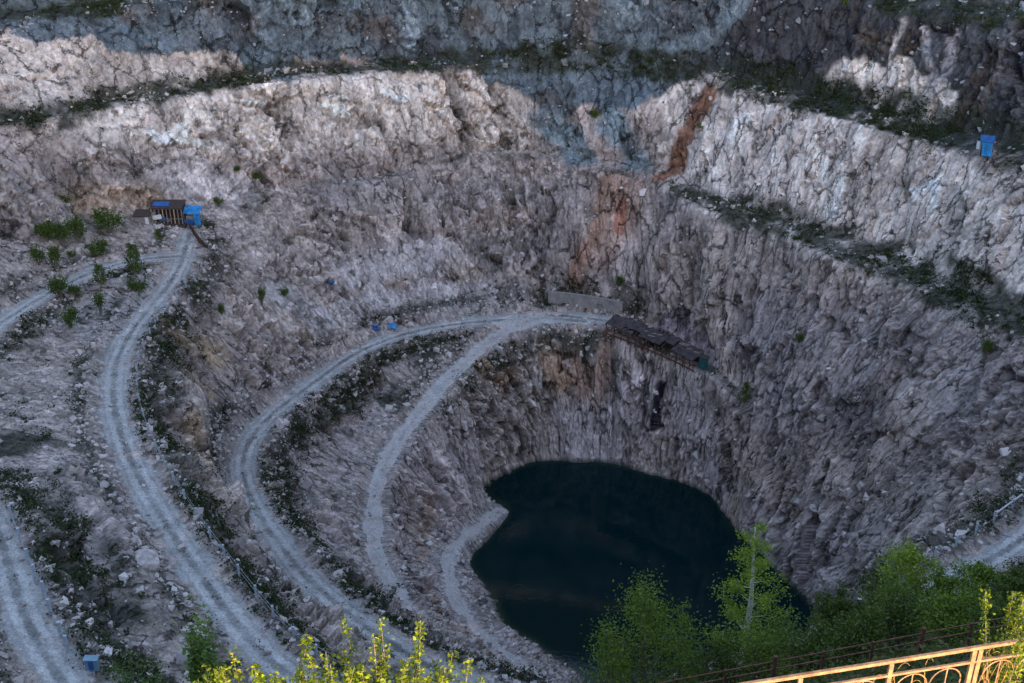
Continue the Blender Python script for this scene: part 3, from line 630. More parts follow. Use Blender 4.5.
# ------------------------------------------------------------------ shrubs and young trees in the pit
def terr(x, y): return float(hz(x, y))
def make_plant(name, h, w, n, seed, kind='bush', leaf=0.2, tints=GREEN_D, bark='bark'):
    """root at the foot; crown of leaves on real stems"""
    r = np.random.default_rng(seed); rt = empty(name, (0,0,0)); m = MB(); cen = []
    if kind == 'bush':
        ns = 9
        for i in range(ns):
            a = i*2.4+r.random(); k = 0.25+0.75*r.random(); tip = np.array([math.cos(a)*w*0.42*k, math.sin(a)*w*0.42*k, h*(0.95-0.4*k*r.random())])
            mid = tip*np.array([0.45,0.45,0.55]); m.tube([(0,0,-0.3), mid, tip*0.92], [0.03*h, 0.018*h, 0.006*h], 5)
            q = n//ns; u = r.random(q)**0.7; c0 = mid*(1-u[:,None])+tip*u[:,None]
            cen.append(c0+r.normal(size=(q,3))*np.array([w*0.10, w*0.10, h*0.10])*(0.6+r.random()))
    elif kind == 'upright':      # narrow, tiers of short rising branches round one stem
        m.tube([(0,0,-0.4),(0.02*h,0,h*0.5),(0,0.01*h,h*0.97)], [0.022*h,0.014*h,0.004*h], 6)
        nb = 30
        for i in range(nb):
            f = 0.10+0.86*(i+0.5*r.random())/nb; a = i*2.4+r.random()*0.7; L_ = w*0.5*(1-f)**0.7*(0.5+0.75*r.random())+0.04*h
            b0 = np.array([0.015*h*math.sin(f*3),0,h*f]); b1_ = b0+np.array([math.cos(a)*L_, math.sin(a)*L_, L_*(0.25+0.5*r.random())])
            m.tube([b0, (b0+b1_)/2+np.array([0,0,-0.03*L_]), b1_], [0.007*h*(1-f)+0.008, 0.006, 0.004], 4)
            q = max(4, int(n/nb*(1.5-f))); u = 0.25+0.75*r.random(q)**0.8; c0 = b0+(b1_-b0)*u[:,None]
            cen.append(c0+r.normal(size=(q,3))*np.array([1,1,0.7])*(0.07*L_+0.017*h)*(0.5+0.5*u[:,None]))
    elif kind == 'crown':        # several rising limbs, twigs and leaf clumps with gaps
        m.tube([(0,0,-0.4),(0.03*h,0.01*h,h*0.4),(0.01*h,0.0,h*0.9)], [0.024*h,0.016*h,0.004*h], 7)
        nb = 26
        for i in range(nb):
            f = 0.12+0.8*(i+r.random()*0.6)/nb; a = i*2.4+r.random(); env = math.sin(min(1, (1.04-f)*1.25)*math.pi/2)**0.9
            L_ = w*0.5*env*(0.55+0.6*r.random()); b0 = np.array([0.03*h*math.sin(f*2.5), 0, h*f*0.85]); b1_ = b0+np.array([math.cos(a)*L_, math.sin(a)*L_, 0.10*h+L_*0.5*r.random()])
            m.tube([b0, (b0+b1_)/2+np.array([0,0,0.02*h]), b1_], [0.009*h*(1.1-f), 0.005*h*(1.1-f)+0.005, 0.005], 5)
            for j in range(4):
                u0 = 0.4+0.6*r.random(); p0 = b0+(b1_-b0)*u0; p1 = p0+r.normal(size=3)*np.array([1,1,0.5])*L_*0.22+np.array([0,0,0.05*h]); m.tube([p0, p1], [0.006, 0.003], 3)
                q = int(n/nb/4); u = r.random(q); c0 = p0+(p1-p0)*u[:,None]; cen.append(c0+r.normal(size=(q,3))*(0.035*h+0.05*L_)*(0.5+0.7*r.random()))
    elif kind == 'shoots':       # many long upright shoots densely set with leaves
        ns = max(8, int(w*30))
        for i in range(ns):
            x0 = (r.random()-0.5)*w; y0 = (r.random()-0.5)*0.7; hh = h*(0.76+0.24*r.random()*(0.5+0.5*math.cos(i*1.7))); lean = r.normal(0, 0.3, 2)+np.array([x0*0.2,0])
            top = np.array([x0+lean[0]*hh*0.4, y0+lean[1]*hh*0.3, hh]); b0 = np.array([x0*0.7, y0*0.4, -0.2]); md = (b0+top)/2+np.array([x0*0.15,0,0])
            m.tube([b0, md, top], [0.012, 0.008, 0.003], 4); q = int(n/ns); u = r.random(q)**0.75
            c0 = np.where(u[:,None] < 0.5, b0+(md-b0)*2*u[:,None], md+(top-md)*(2*u[:,None]-1)); cen.append(c0+r.normal(size=(q,3))*np.array([1,1,0.6])*0.055*(1.5-u[:,None]))
    cen = np.vstack(cen); cen[:,2] = np.maximum(cen[:,2], 0.02)
    st = m.build('stem' if kind in ('bush','shoots') else 'trunk', M[bark], rt)
    v, f, t = leaves(cen, leaf, 0, tints); mesh_np('foliage' if kind in ('bush','shoots') else 'crown', v, f, M['leaf'], rt, cols=t)
    return rt
GS_ = [(0.07,0.115,0.016),(0.095,0.145,0.02),(0.05,0.085,0.014)]
protos = [make_plant('shrub', 2.0, 2.6, 1100, 1, 'bush', 0.2, GS_), make_plant('shrub', 2.4, 2.2, 1100, 2, 'bush', 0.18, GS_),
          make_plant('young_tree', 4.4, 2.4, 2200, 3, 'crown', 0.16, GS_)]
ph = [2.0, 2.4, 4.4]; pw = [2.6, 2.2, 2.2]; used = [0,0,0]
SH = [ # px, py of the foot, width px, height px, kind, label, group
 (39,265,15,14,0,'rounded green shrub on pale rubble nearest the upper left track loop',None),
 (57,271,13,21,1,'tall narrow shrub just above the upper left track',None),
 (49,243,20,18,0,'bushy dark shrub at the left of the thicket on the shelf',None),
 (63,247,18,20,1,'leafy shrub in the middle of the thicket on the left shelf',None),
 (80,243,18,22,1,'shrub at the right end of the thicket on the left shelf',None),
 (109,232,27,17,0,'widest bright green shrub left of the timber hut',None),
 (99,258,18,14,0,'compact round shrub above the bend of the upper left track',None),
 (73,260,8,8,0,'very small shrub between two larger ones on the left shelf',None),
 (135,278,16,32,2,'tallest young tree standing between the two tracks below the hut',None),
 (139,295,15,12,0,'low shrub directly below the tallest young tree on the spoil mound',None),
 (101,288,13,22,2,'young tree beside the lower edge of the upper left track',None),
 (60,300,21,19,1,'broad shrub overhanging the outer edge of the upper left track',None),
 (76,297,11,10,0,'small shrub right beside the broad shrub at the track edge',None),
 (101,314,11,19,1,'narrow shrub alone on the slope of the spoil mound',None),
 (71,328,17,16,0,'dark round shrub lowest on the spoil mound',None),
 (159,240,8,9,0,'small shrub beside the track just below the lean-to',None),
 (68,206,16,11,0,'low dark shrub under the brown rock face on the left',None),
 (236,173,8,6,0,'small dark shrub highest on the white scree fan',None),
 (257,182,10,8,0,'small dark shrub at the right foot of the white scree fan',None),
 (219,207,9,8,0,'small shrub just right of the blue tarpaulin shelter',None),
 (262,306,9,17,1,'narrow green shrub on the slope between the two long tracks',None),
 (222,317,7,12,1,'small green shrub on the rock below the retaining slope left of centre',None),
 (284,297,11,8,0,'low shrub in the hollow right of the narrow shrub between the tracks',None),
 (744,408,10,26,2,'dark young tree on the ledge beyond the roofed gallery',None),
 (985,358,12,16,1,'dark shrub clinging to the right hand wall below the bench',None),
 (619,289,7,11,1,'single shrub on the pale slope above the concrete wall',None),
 (80,549,20,27,1,'dark shrub in the gully on the rubble slope at lower left',None),
 (844,17,9,17,1,'dark shrub on the blue grey wall at the top right',None),
 (700,132,8,7,0,'small shrub at the head of the rust red streak',None),
 (595,120,10,9,0,'dark shrub between pale rock spires on the far wall',None),
 (800,345,14,12,0,'dark shrub on a knob halfway up the right hand wall',None),
 (590,500,1,1,None,'',None)]
for (px, py, wpx, hpx, k, lab, g) in SH:
    if k is None: continue
    x, y, z = hit(px, py); dist = math.sqrt(x*x+y*y+(z-CAMZ)**2); mpp = dist/FPX
    o = protos[k] if not used[k] else copy_tree(protos[k]); used[k] = 1
    o.location = (x, y, z-0.05); o.scale = (wpx*mpp/pw[k]*1.15, wpx*mpp/pw[k]*1.15, hpx*mpp/ph[k]*1.25); o.rotation_euler = (0, 0, random.random()*6)
    tag(o, lab, 'tree' if k == 2 else 'shrub', 'shrubs and saplings in the pit')

# ------------------------------------------------------------------ foreground trees below the look-out
def fore(px, ytop, Y, w, n, kind, seed, name, lab, cat, group, tints, leaf=0.16, ground=None, bark='bark', dx=0):
    x, _, zt = atz_y(px, ytop, Y); g = terr(x, Y) if ground is None else ground
    o = make_plant(name, zt-g, w, n, seed, kind, leaf, tints, bark); o.location = (x, Y, g); tag(o, lab, cat, group); return o
LITE = [(0.19,0.27,0.022),(0.24,0.33,0.028),(0.14,0.21,0.02)]; MIDG = [(0.11,0.17,0.016),(0.14,0.21,0.02),(0.08,0.13,0.014)]; DEEP = [(0.05,0.085,0.013),(0.075,0.115,0.016)]
T = 'trees on the near slope'
fore(756, 524, 58, 4.7, 6400, 'upright', 11, 'birch_tree', 'slender light green birch with visible pale trunk in front of the dark water', 'tree', T, LITE, 0.15, bark='pale_bark')
fore(642, 570, 54, 6.2, 8800, 'crown', 12, 'poplar_tree', 'broad bushy green tree at the bottom centre overlapping the pool edge', 'tree', T, MIDG, 0.15)
fore(683, 604, 56, 3.0, 2400, 'upright', 13, 'birch_tree', 'short thin pointed tree at the right foot of the broad bushy tree', 'tree', T, MIDG, 0.15)
fore(606, 612, 52, 4.0, 4500, 'crown', 14, 'poplar_tree', 'small green tree at the left foot of the broad bushy tree', 'tree', T, MIDG, 0.14)
fore(908, 541, 60, 4.1, 4680, 'crown', 15, 'birch_tree', 'tallest bright topped birch in the thicket at the lower right', 'tree', T, LITE, 0.16, bark='pale_bark')
fore(876, 561, 63, 3.9, 3600, 'crown', 16, 'poplar_tree', 'dark leafy tree left of the tallest birch in the right thicket', 'tree', T, DEEP, 0.16)
fore(838, 592, 60, 3.7, 3600, 'crown', 17, 'poplar_tree', 'dark green tree at the left end of the right hand thicket', 'tree', T, DEEP, 0.16)
fore(945, 572, 58, 4.1, 3960, 'crown', 18, 'poplar_tree', 'round green tree just right of the tallest birch', 'tree', T, MIDG, 0.16)
fore(985, 563, 56, 4.3, 4320, 'crown', 19, 'poplar_tree', 'broad green tree covering the lower end of the right track', 'tree', T, MIDG, 0.16)
fore(1022, 574, 54, 3.7, 3600, 'crown', 20, 'poplar_tree', 'green tree cut by the right edge of the picture', 'tree', T, DEEP, 0.16)
fore(905, 592, 50, 4.4, 5000, 'bush', 21, 'shrub', 'dense dark shrub under the tallest birch', 'shrub', T, DEEP, 0.15)
fore(960, 600, 47, 4.4, 4500, 'bush', 22, 'shrub', 'olive green shrub behind the rusty fence near its right end', 'shrub', T, MIDG, 0.15)
fore(860, 618, 47, 4.2, 4500, 'bush', 23, 'shrub', 'dark shrub behind the middle of the rusty fence', 'shrub', T, DEEP, 0.15)
fore(815, 630, 46, 3.6, 4000, 'bush', 24, 'shrub', 'low shrub between the slender birch and the rusty fence', 'shrub', T, DEEP, 0.15)
fore(770, 628, 50, 4.6, 5000, 'bush', 25, 'shrub', 'low leafy shrub round the foot of the slender birch', 'shrub', T, MIDG, 0.14)
fore(722, 646, 50, 4.0, 4000, 'bush', 26, 'shrub', 'grassy green shrub between the bushy tree and the slender birch', 'shrub', T, DEEP, 0.14)
fore(1005, 618, 44, 3.8, 4000, 'bush', 27, 'shrub', 'dark shrub behind the right end post of the rusty fence', 'shrub', T, DEEP, 0.14)
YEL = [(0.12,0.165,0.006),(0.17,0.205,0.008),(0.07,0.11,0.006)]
S_ = 'sunlit bushes on the look-out edge'
def near(px, ytop, Y, w, n, seed, lab, tints=YEL, kind='shoots', leaf=0.045):
    x, _, zt = atz_y(px, ytop, Y); o = make_plant('bush', zt-109.3, w, n, seed, kind, leaf, tints); o.location = (x, Y, 109.3); tag(o, lab, 'bush', S_)
near(256, 644, 9.0, 0.62, 8000, 31, 'leftmost yellow sunlit bush with one tall leaning shoot')
near(300, 654, 8.9, 0.5, 3800, 32, 'small yellow sunlit bush left of the tallest one')
near(338, 638, 9.2, 0.75, 10000, 33, 'tallest yellow sunlit bush at the bottom edge')
near(378, 652, 9.0, 0.6, 5500, 34, 'lower yellow bush leaning right beside the tallest one')
near(408, 646, 9.3, 0.65, 6000, 35, 'yellow sunlit bush at the right end of the row')
near(432, 668, 9.4, 0.36, 4200, 36, 'greener fading bush right of the yellow row', [(0.07,0.12,0.03),(0.10,0.14,0.03)])
near(1024, 583, 10.9, 0.24, 2600, 37, 'bright yellow green twigs above the ochre railing at the right edge')
x_, _, zt_ = atz_y(198, 643, 14.5)
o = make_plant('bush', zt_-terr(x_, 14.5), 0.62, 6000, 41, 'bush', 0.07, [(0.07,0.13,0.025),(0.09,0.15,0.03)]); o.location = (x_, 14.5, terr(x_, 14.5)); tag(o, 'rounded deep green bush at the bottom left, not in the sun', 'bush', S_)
x_, _, zt_ = atz_y(138, 668, 15.5)
o = make_plant('bush', zt_-terr(x_, 15.5), 1.1, 4000, 42, 'bush', 0.07, [(0.06,0.11,0.025)]); o.location = (x_, 15.5, terr(x_, 15.5)); tag(o, 'dark bush tip just showing left of the rounded green bush', 'bush', S_)

# ------------------------------------------------------------------ ochre railing on the look-out and rusty fence below it
def railing():
    A = Vector(atz(735, 686, 110.65)); B = Vector(atz(1140, 622, 110.65)); rt = empty('railing', (A.x, A.y, 109.4)); inv = Vector(rt.location)
    tag(rt, 'sunlit ochre painted metal railing with scrolls and dry vines at bottom right', 'railing')
    d = (B-A).normalized(); Lr = (B-A).length; up = Vector((0,0,1))
    MB().bar(A-inv, B-inv, 0.036, 0.04).build('top_rail', M['gold'], rt)
    MB().bar(A-inv-up*0.20, B-inv-up*0.20, 0.028, 0.028).build('middle_rail', M['gold'], rt)
    MB().bar(A-inv-up*1.10, B-inv-up*1.10, 0.035, 0.035).build('bottom_rail', M['gold'], rt)
    # posts stand where the photo shows them, doubled where two panels meet
    def sx(px):
        best = min((abs((Vector(A+d*t).x/((A+d*t).y*math.cos(PITCH)+(CAMZ-110.65)*math.sin(PITCH)))*FPX+512-px), t) for t in np.linspace(0, Lr, 2000)); return best[1]
    ts = [sx(801), sx(892), sx(975)]; st = ts[1]-ts[0]; ts = [ts[0]-st*0.0]+ts[1:]+[ts[2]+0.075, ts[2]+st, ts[2]+2*st]
    for t in ts:
        p = A+d*t-inv; MB().bar(p+up*-0.022, p-up*1.25, 0.045, 0.045).build('post', M['gold'], rt)
    tt = sorted(ts)
    for a, b in zip(tt[:-1], tt[1:]):
        if b-a < 0.3: continue
        for k in range(2):
            c0 = A+d*(a+(b-a)*(0.29+0.42*k))-inv-up*0.43; R = (b-a)*0.19; m = MB()
            m.tube([c0+d*(R*math.cos(q))+up*(R*math.sin(q)) for q in np.linspace(-0.25, math.pi+0.25, 18)], 0.008, 5)
            m.bar(c0+up*R, c0-up*0.66, 0.012); m.build('scroll', M['gold'], rt)
    return A, d, Lr
A_, d_r, L_r = railing()
def vine():
    m = MB(); up = Vector((0,0,1)); r = random.Random(5)
    for i in range(46):
        t = L_r*(0.28+0.5*r.random()); p = A_+d_r*t; p = Vector((p.x, p.y+r.uniform(-0.05, 0.1), 109.45)); pts = []; a = r.uniform(-1, 1); x = 0; z = 0; h = r.uniform(0.5, 1.12); cv = r.uniform(-0.9, 0.9)
        for j in range(12):
            f = j/11; pts.append(p+d_r*(0.25*a*f+0.18*cv*math.sin(f*3.4))+up*(h*math.sin(f*1.9)))
        m.tube(pts, [0.006-0.0003*j for j in range(12)], 4)
    o = m.build('dry_vine', M['dry']); tag(o, 'tangle of dry golden stems arching through the ochre railing', 'vine', None)
vine()
def rusty():
    P0 = Vector(FENCE[0]); P1 = Vector(FENCE[2]); d = (P1-P0); rt = empty('rusty_fence', P0); tag(rt, 'old rusty brown two rail fence on the slope beyond the ochre railing', 'fence')
    D = Vector((d.x, d.y, 0)).normalized(); n = 12; ps = []
    for i in range(-2, n):
        p = P0+d*(i/6.4); ps.append(p)
    m = [MB(), MB()]
    for i, p in enumerate(ps):
        q = p-P0; big_ = i % 3 == 1
        MB().bar(q-Vector((0,0,0.3)), q+Vector((0.02,0,1.65 if big_ else 1.42)), 0.14 if big_ else 0.09).build('post', M['rust'], rt)
    for k, hh in enumerate((1.36, 0.95)):
        for a, b in zip(ps[:-1], ps[1:]): m[k].bar(a-P0+Vector((0,0,hh)), b-P0+Vector((0,0,hh)), 0.05)
        m[k].build('rail', M['rust'], rt)
rusty()

# ------------------------------------------------------------------ guard posts along the tracks
def guard(name, pts, lab, mat, ph_=1.5, w=0.2, rails=(0.7, 1.2), rmat='steel', rw=0.03):
    ps = []
    for p in pts: ps.append(Vector((p[0], p[1], p[2])))
    rt = empty(name, ps[0]); tag(rt, lab, 'fence'); o0 = ps[0]
    for p in ps:
        m = MB(); m.bar(p-o0-Vector((0,0,0.5)), p-o0+Vector((0,0,ph_)), w); m.box(p-o0+Vector((0,0,ph_+0.04)), (w*1.15, w*1.15, 0.08)); m.build('post', M[mat], rt)
    for hh in rails:
        m = MB()
        for a, b in zip(ps[:-1], ps[1:]): m.bar(a-o0+Vector((0,0,hh)), b-o0+Vector((0,0,hh)), rw)
        m.build('wire', M[rmat], rt)
    return rt
def along(pl, off, step, t0, t1):
    d = dens([tuple(q) for q in pl], 0.25); s = np.concatenate([[0], np.cumsum(np.linalg.norm(np.diff(d[:,:2], axis=0), axis=1))]); out = []
    for t in np.arange(s[-1]*t0, s[-1]*t1, step):
        i = min(np.searchsorted(s, t), len(d)-2); tg = d[i+1]-d[i]; tg /= np.linalg.norm(tg[:2]); x = d[i,0]-tg[1]*off; y = d[i,1]+tg[0]*off; out.append((x, y, terr(x, y)+0.35))
    return out
gB = along(RL[4][0], 3.0, 4.2, 0.07, 0.60)
guard('guard_fence', gB, 'long row of grey posts and wire along the pit side of the wide left track', 'post', 1.3, 0.18)
gC = [hit(*p) for p in ((12,520),(21,543),(29,564),(36,580),(45,597),(51,615),(62,638),(68,652))]
guard('guard_fence', gC, 'row of blue grey posts beside the track at the lower left corner', 'post', 1.6, 0.22)
gF = [hit(*p) for p in ((1030,499),(1011,512),(993,524),(975,536),(955,549),(934,560),(915,571))]
guard('guard_fence', gF, 'row of pale posts on the brink beside the track at the right edge', 'post', 1.7, 0.2, (0.8,))
a_, b_ = Vector(hit(992,524)), Vector(hit(1020,505)); up = Vector((0,0,1))
o = MB().bar(a_+up*1.3, b_+up*1.5, 0.10, 0.22).build('crash_barrier', M['white']); tag(o, 'pale rail lying along the tops of the posts at the right edge', 'barrier')
gP = [hit(*p) for p in ((416,316),(424,315),(432,314),(440,314),(448,313),(456,313),(464,312),(472,312),(480,312))]
guard('stake_row', gP, 'faint row of thin stakes on pale scree above the middle track', 'darkwood', 1.2, 0.07, (), 'steel')

def boulder(px, py, s, lab, seed, name='boulder'):
    r = np.random.default_rng(seed); import bmesh
    bm_ = bmesh.new(); bmesh.ops.create_icosphere(bm_, subdivisions=3, radius=1)
    Vv = np.array([v.co[:] for v in bm_.verts]); Fv = np.array([[v.index for v in f.verts] for f in bm_.faces]); bm_.free()
    dirs = r.normal(size=(13,3)); dirs /= np.linalg.norm(dirs, axis=1)[:,None]; lim = 0.62+0.3*r.random(13)
    for dd, l in zip(dirs, lim):
        k = Vv@dd; Vv -= np.clip(k-l, 0, None)[:,None]*dd
    Vv *= (1+0.05*fbm((Vv*1.0+seed).astype(np.float32), 0.5, 2, 0)[:,None]); Vv *= np.array(s)/2
    o = mesh_np(name, Vv, Fv, M['stone']); x, y, z = hit(px, py); o.location = (x, y, z+s[2]*0.2); tag(o, lab, 'rock', 'large boulders'); return o
boulder(146, 568, (3.6,3.0,2.8), 'largest pale boulder on the rubble slope between the two left tracks', 3)
boulder(130, 548, (2.4,2.2,2.0), 'second pale boulder just above the largest one on the left slope', 4)
boulder(118, 528, (1.7,1.6,1.3), 'smaller pale boulder highest in the line on the left slope', 5)
boulder(975, 521, (1.9,1.4,1.3), 'squarish white block among the posts on the right brink', 6)
boulder(556, 316, (1.1,0.9,0.7), 'tan boulder lying on the level turning area by the concrete wall', 7)
boulder(584, 319, (1.2,0.8,0.6), 'brown boulder at the foot of the concrete wall near the gallery', 8)

# ------------------------------------------------------------------ timber hut, lean-to and tarpaulin shelter
def frame_basis(px0, px1, py, z):
    a = Vector(atz(px0, py, z)); b = Vector(atz(px1, py, z)); return a, (b-a).normalized(), (b-a).length
def hut():
    a, u, Lh = frame_basis(153, 183, 224, 40.9); v = Vector((-u.y, u.x, 0)); rt = empty('timber_hut', a); tag(rt, 'open timber frame hut with blue roof sheet on a stone footing on the left shelf', 'hut')
    z = Vector((0,0,1)); Hh = 2.7; Dp = 2.6
    R = Matrix((u, v, z)).transposed()
    MB().box(u*Lh/2+v*Dp/2-z*0.35, (Lh+1.0, Dp+0.8, 0.9), R).build('platform', M['darkwood'], rt)
    for i in range(9):
        p = u*(Lh*i/8); MB().bar(p+z*0.1, p+z*Hh, 0.14).build('post', M['wood'] if i % 3 else M['cut'], rt)
    for i in range(4):
        p = u*(Lh*i/3)+v*Dp; MB().bar(p+z*0.1, p+z*(Hh+0.4), 0.14).build('post', M['darkwood'], rt)
    MB().sheet([[v*Dp*0.98+z*0.1, v*Dp*0.98+u*Lh+z*0.1],[v*Dp*0.98+z*(Hh+0.3), v*Dp*0.98+u*Lh+z*(Hh+0.3)]], 0.06).build('back_wall', M['darkwood'], rt)
    for hh in (0.95, Hh): MB().bar(z*hh-v*0.1, u*Lh+z*hh-v*0.1, 0.10).build('beam', M['wood'], rt)
    MB().box(u*Lh/2+v*Dp/2+z*(Hh+0.28), (Lh+0.5, Dp+0.5, 0.12), R @ Matrix.Rotation(math.radians(7), 3, 'X')).build('roof', M['darkwood'], rt)
    MB().box(u*(Lh*0.30)+v*Dp*0.45+z*(Hh+0.40), (Lh*0.55, 1.5, 0.06), R @ Matrix.Rotation(math.radians(7), 3, 'X')).build('roof_sheet', M['bluepaint'], rt)
    MB().box(u*(Lh*0.18)-v*0.2+z*1.3, (1.5, 0.05, 0.75), R @ Matrix.Rotation(math.radians(-10), 3, 'Y')).build('board', M['white'], rt)
    MB().box(u*(Lh*0.40)-v*0.2+z*0.9, (0.5, 0.05, 0.8), R).build('board', M['bluepaint'], rt)
    a2, u2, L2 = frame_basis(135, 150, 226, 41.1); v2 = Vector((-u2.y, u2.x, 0)); R2 = Matrix((u2, v2, z)).transposed()
    r2 = empty('lean_to', a2); tag(r2, 'low grey lean-to with a white door left of the timber hut', 'shed')
    MB().box(u2*L2/2+v2*1.0+z*0.7, (L2, 2.0, 2.1), R2).build('wall', M['concrete'], r2)
    MB().box(u2*L2/2+v2*1.0+z*1.86, (L2+0.4, 2.4, 0.14), R2 @ Matrix.Rotation(math.radians(8), 3, 'X')).build('roof', M['darkwood'], r2)
    MB().box(u2*L2*0.84-v2*0.03+z*0.85, (0.55, 0.06, 1.6), R2).build('door', M['white'], r2)
    # tarpaulin shelter
    a3, u3, L3 = frame_basis(185, 200, 225, 40.5); v3 = Vector((-u3.y, u3.x, 0)); r3 = empty('tarpaulin_shelter', a3); tag(r3, 'bright blue tarpaulin shelter on poles right of the timber hut', 'shelter')
    for p in (Vector((0,0,0)), u3*L3, v3*2.2, u3*L3+v3*2.2): MB().bar(p-z*0.3, p+z*(2.2), 0.09).build('post', M['wood'], r3)
    G = [[u3*(L3*(i/6)*1.15-0.2)+v3*(2.5*(1-j/5))+z*(2.55-0.5*j/5+0.10*math.sin(i*2.1+j)-0.12*math.sin(i/6*math.pi)) for i in range(7)] for j in range(6)]
    MB().sheet(G, 0.03).build('tarpaulin_roof', M['tarp'], r3)
    G = [[u3*(L3*(0.68+0.42*i/3))-v3*(0.15+0.12*math.sin(i*2+j))+z*(2.05-2.0*j/5) for i in range(4)] for j in range(6)]
    MB().sheet(G, 0.03).build('hanging_sheet', M['tarp'], r3)
    G = [[u3*(L3*0.62*i/4)-v3*0.05+z*(1.0-0.95*j/3+0.1*math.sin(i+j)) for i in range(5)] for j in range(4)]
    MB().sheet(G, 0.03).build('lower_sheet', M['bluepaint'], r3)
    MB().box(u3*L3*0.35+v3*0.5+z*0.8, (1.2, 0.7, 1.5), Matrix((u3, v3, z)).transposed()).build('stacked_boards', M['wood'], r3)
    # dark plank barrier down the track edge
    pts = [Vector(hit(*p)) for p in ((190,229),(194,236),(199,243),(204,249),(208,253))]; r4 = empty('plank_barrier', pts[0]); tag(r4, 'dark red brown plank barrier running down from the tarpaulin shelter', 'fence')
    m = MB()
    for p, q in zip(pts[:-1], pts[1:]):
        for hh in (0.35, 0.75, 1.15): m.bar(p-pts[0]+z*hh, q-pts[0]+z*hh, 0.06, 0.34)
    m.build('planks', M['rust'], r4)
    for p in pts: MB().bar(p-pts[0]-z*0.4, p-pts[0]+z*1.5, 0.14).build('post', M['darkwood'], r4)
hut()
# ------------------------------------------------------------------ small tarpaulin cabin on the right bench
def cabin():
    a, u, Lc = frame_basis(979, 991, 155, 60.2); u = (u*0.93+Vector((0,-0.36,0))).normalized(); v = Vector((-u.y, u.x, 0)); z = Vector((0,0,1)); R = Matrix((u, v, z)).transposed()
    h0 = terr(a.x, a.y); a.z = max(a.z, h0); rt = empty('tarpaulin_cabin', a); tag(rt, 'small cabin hung with bright blue sheeting alone on the upper right bench', 'cabin')
    Lc *= 0.9
    MB().box(u*Lc/2+v*1.0+z*0.95, (Lc, 1.9, 2.3), R).build('wall', M['darkwood'], rt)
    MB().box(u*Lc/2+v*0.95+z*2.2, (Lc+0.4, 2.4, 0.12), R @ Matrix.Rotation(math.radians(6), 3, 'X')).build('roof', M['bluepaint'], rt)
    for k in range(2):
        G = [[u*(Lc*(0.06+0.46*k+0.44*i/4)+0.22*j/6)-v*(0.12+0.06*math.sin(i*2.6+k)+0.10*j/6)+z*(2.15-2.15*j/6) for i in range(5)] for j in range(7)]
        MB().sheet(G, 0.03).build('hanging_sheet', M['tarp'], rt)
    MB().box(u*-0.35-v*0.1+z*1.5, (0.45, 0.06, 1.2), R).build('side_board', M['post'], rt)
    for p in (0, Lc): MB().bar(u*p-v*0.05-z*0.4, u*p-v*0.05+z*2.25, 0.10).build('post', M['wood'], rt)
cabin()
# ------------------------------------------------------------------ concrete retaining wall and roofed gallery on the ledge
def retaining():
    q = [Vector(atz(548, 305, 20.2)), Vector(atz(572, 307, 20.2)), Vector(atz(598, 311, 20.2)), Vector(atz(622, 316, 20.2))]; rt = empty('retaining_wall', q[0]); tag(rt, 'long grey concrete retaining wall behind the turning area', 'wall')
    z = Vector((0,0,1)); m = MB(); cap = MB(); o0 = q[0]
    for i, (a, b) in enumerate(zip(q[:-1], q[1:])):
        d = (b-a).normalized(); n = Vector((-d.y, d.x, 0)); hh = 2.5
        V_ = [a-n*0.3-z*0.4, b-n*0.3-z*0.4, b+n*0.45-z*0.4, a+n*0.45-z*0.4, a+n*0.0+z*hh, b+n*0.0+z*hh, b+n*0.45+z*hh, a+n*0.45+z*hh]
        m.add([p-o0 for p in V_], [(0,3,2,1),(4,5,6,7),(0,1,5,4),(2,3,7,6),(1,2,6,5),(3,0,4,7)])
        cap.bar(a-o0+n*0.22+z*(hh+0.06), b-o0+n*0.22+z*(hh+0.06), 0.6, 0.12)
    m.build('wall_face', M['concrete'], rt); cap.build('coping', M['concrete'], rt)
retaining()
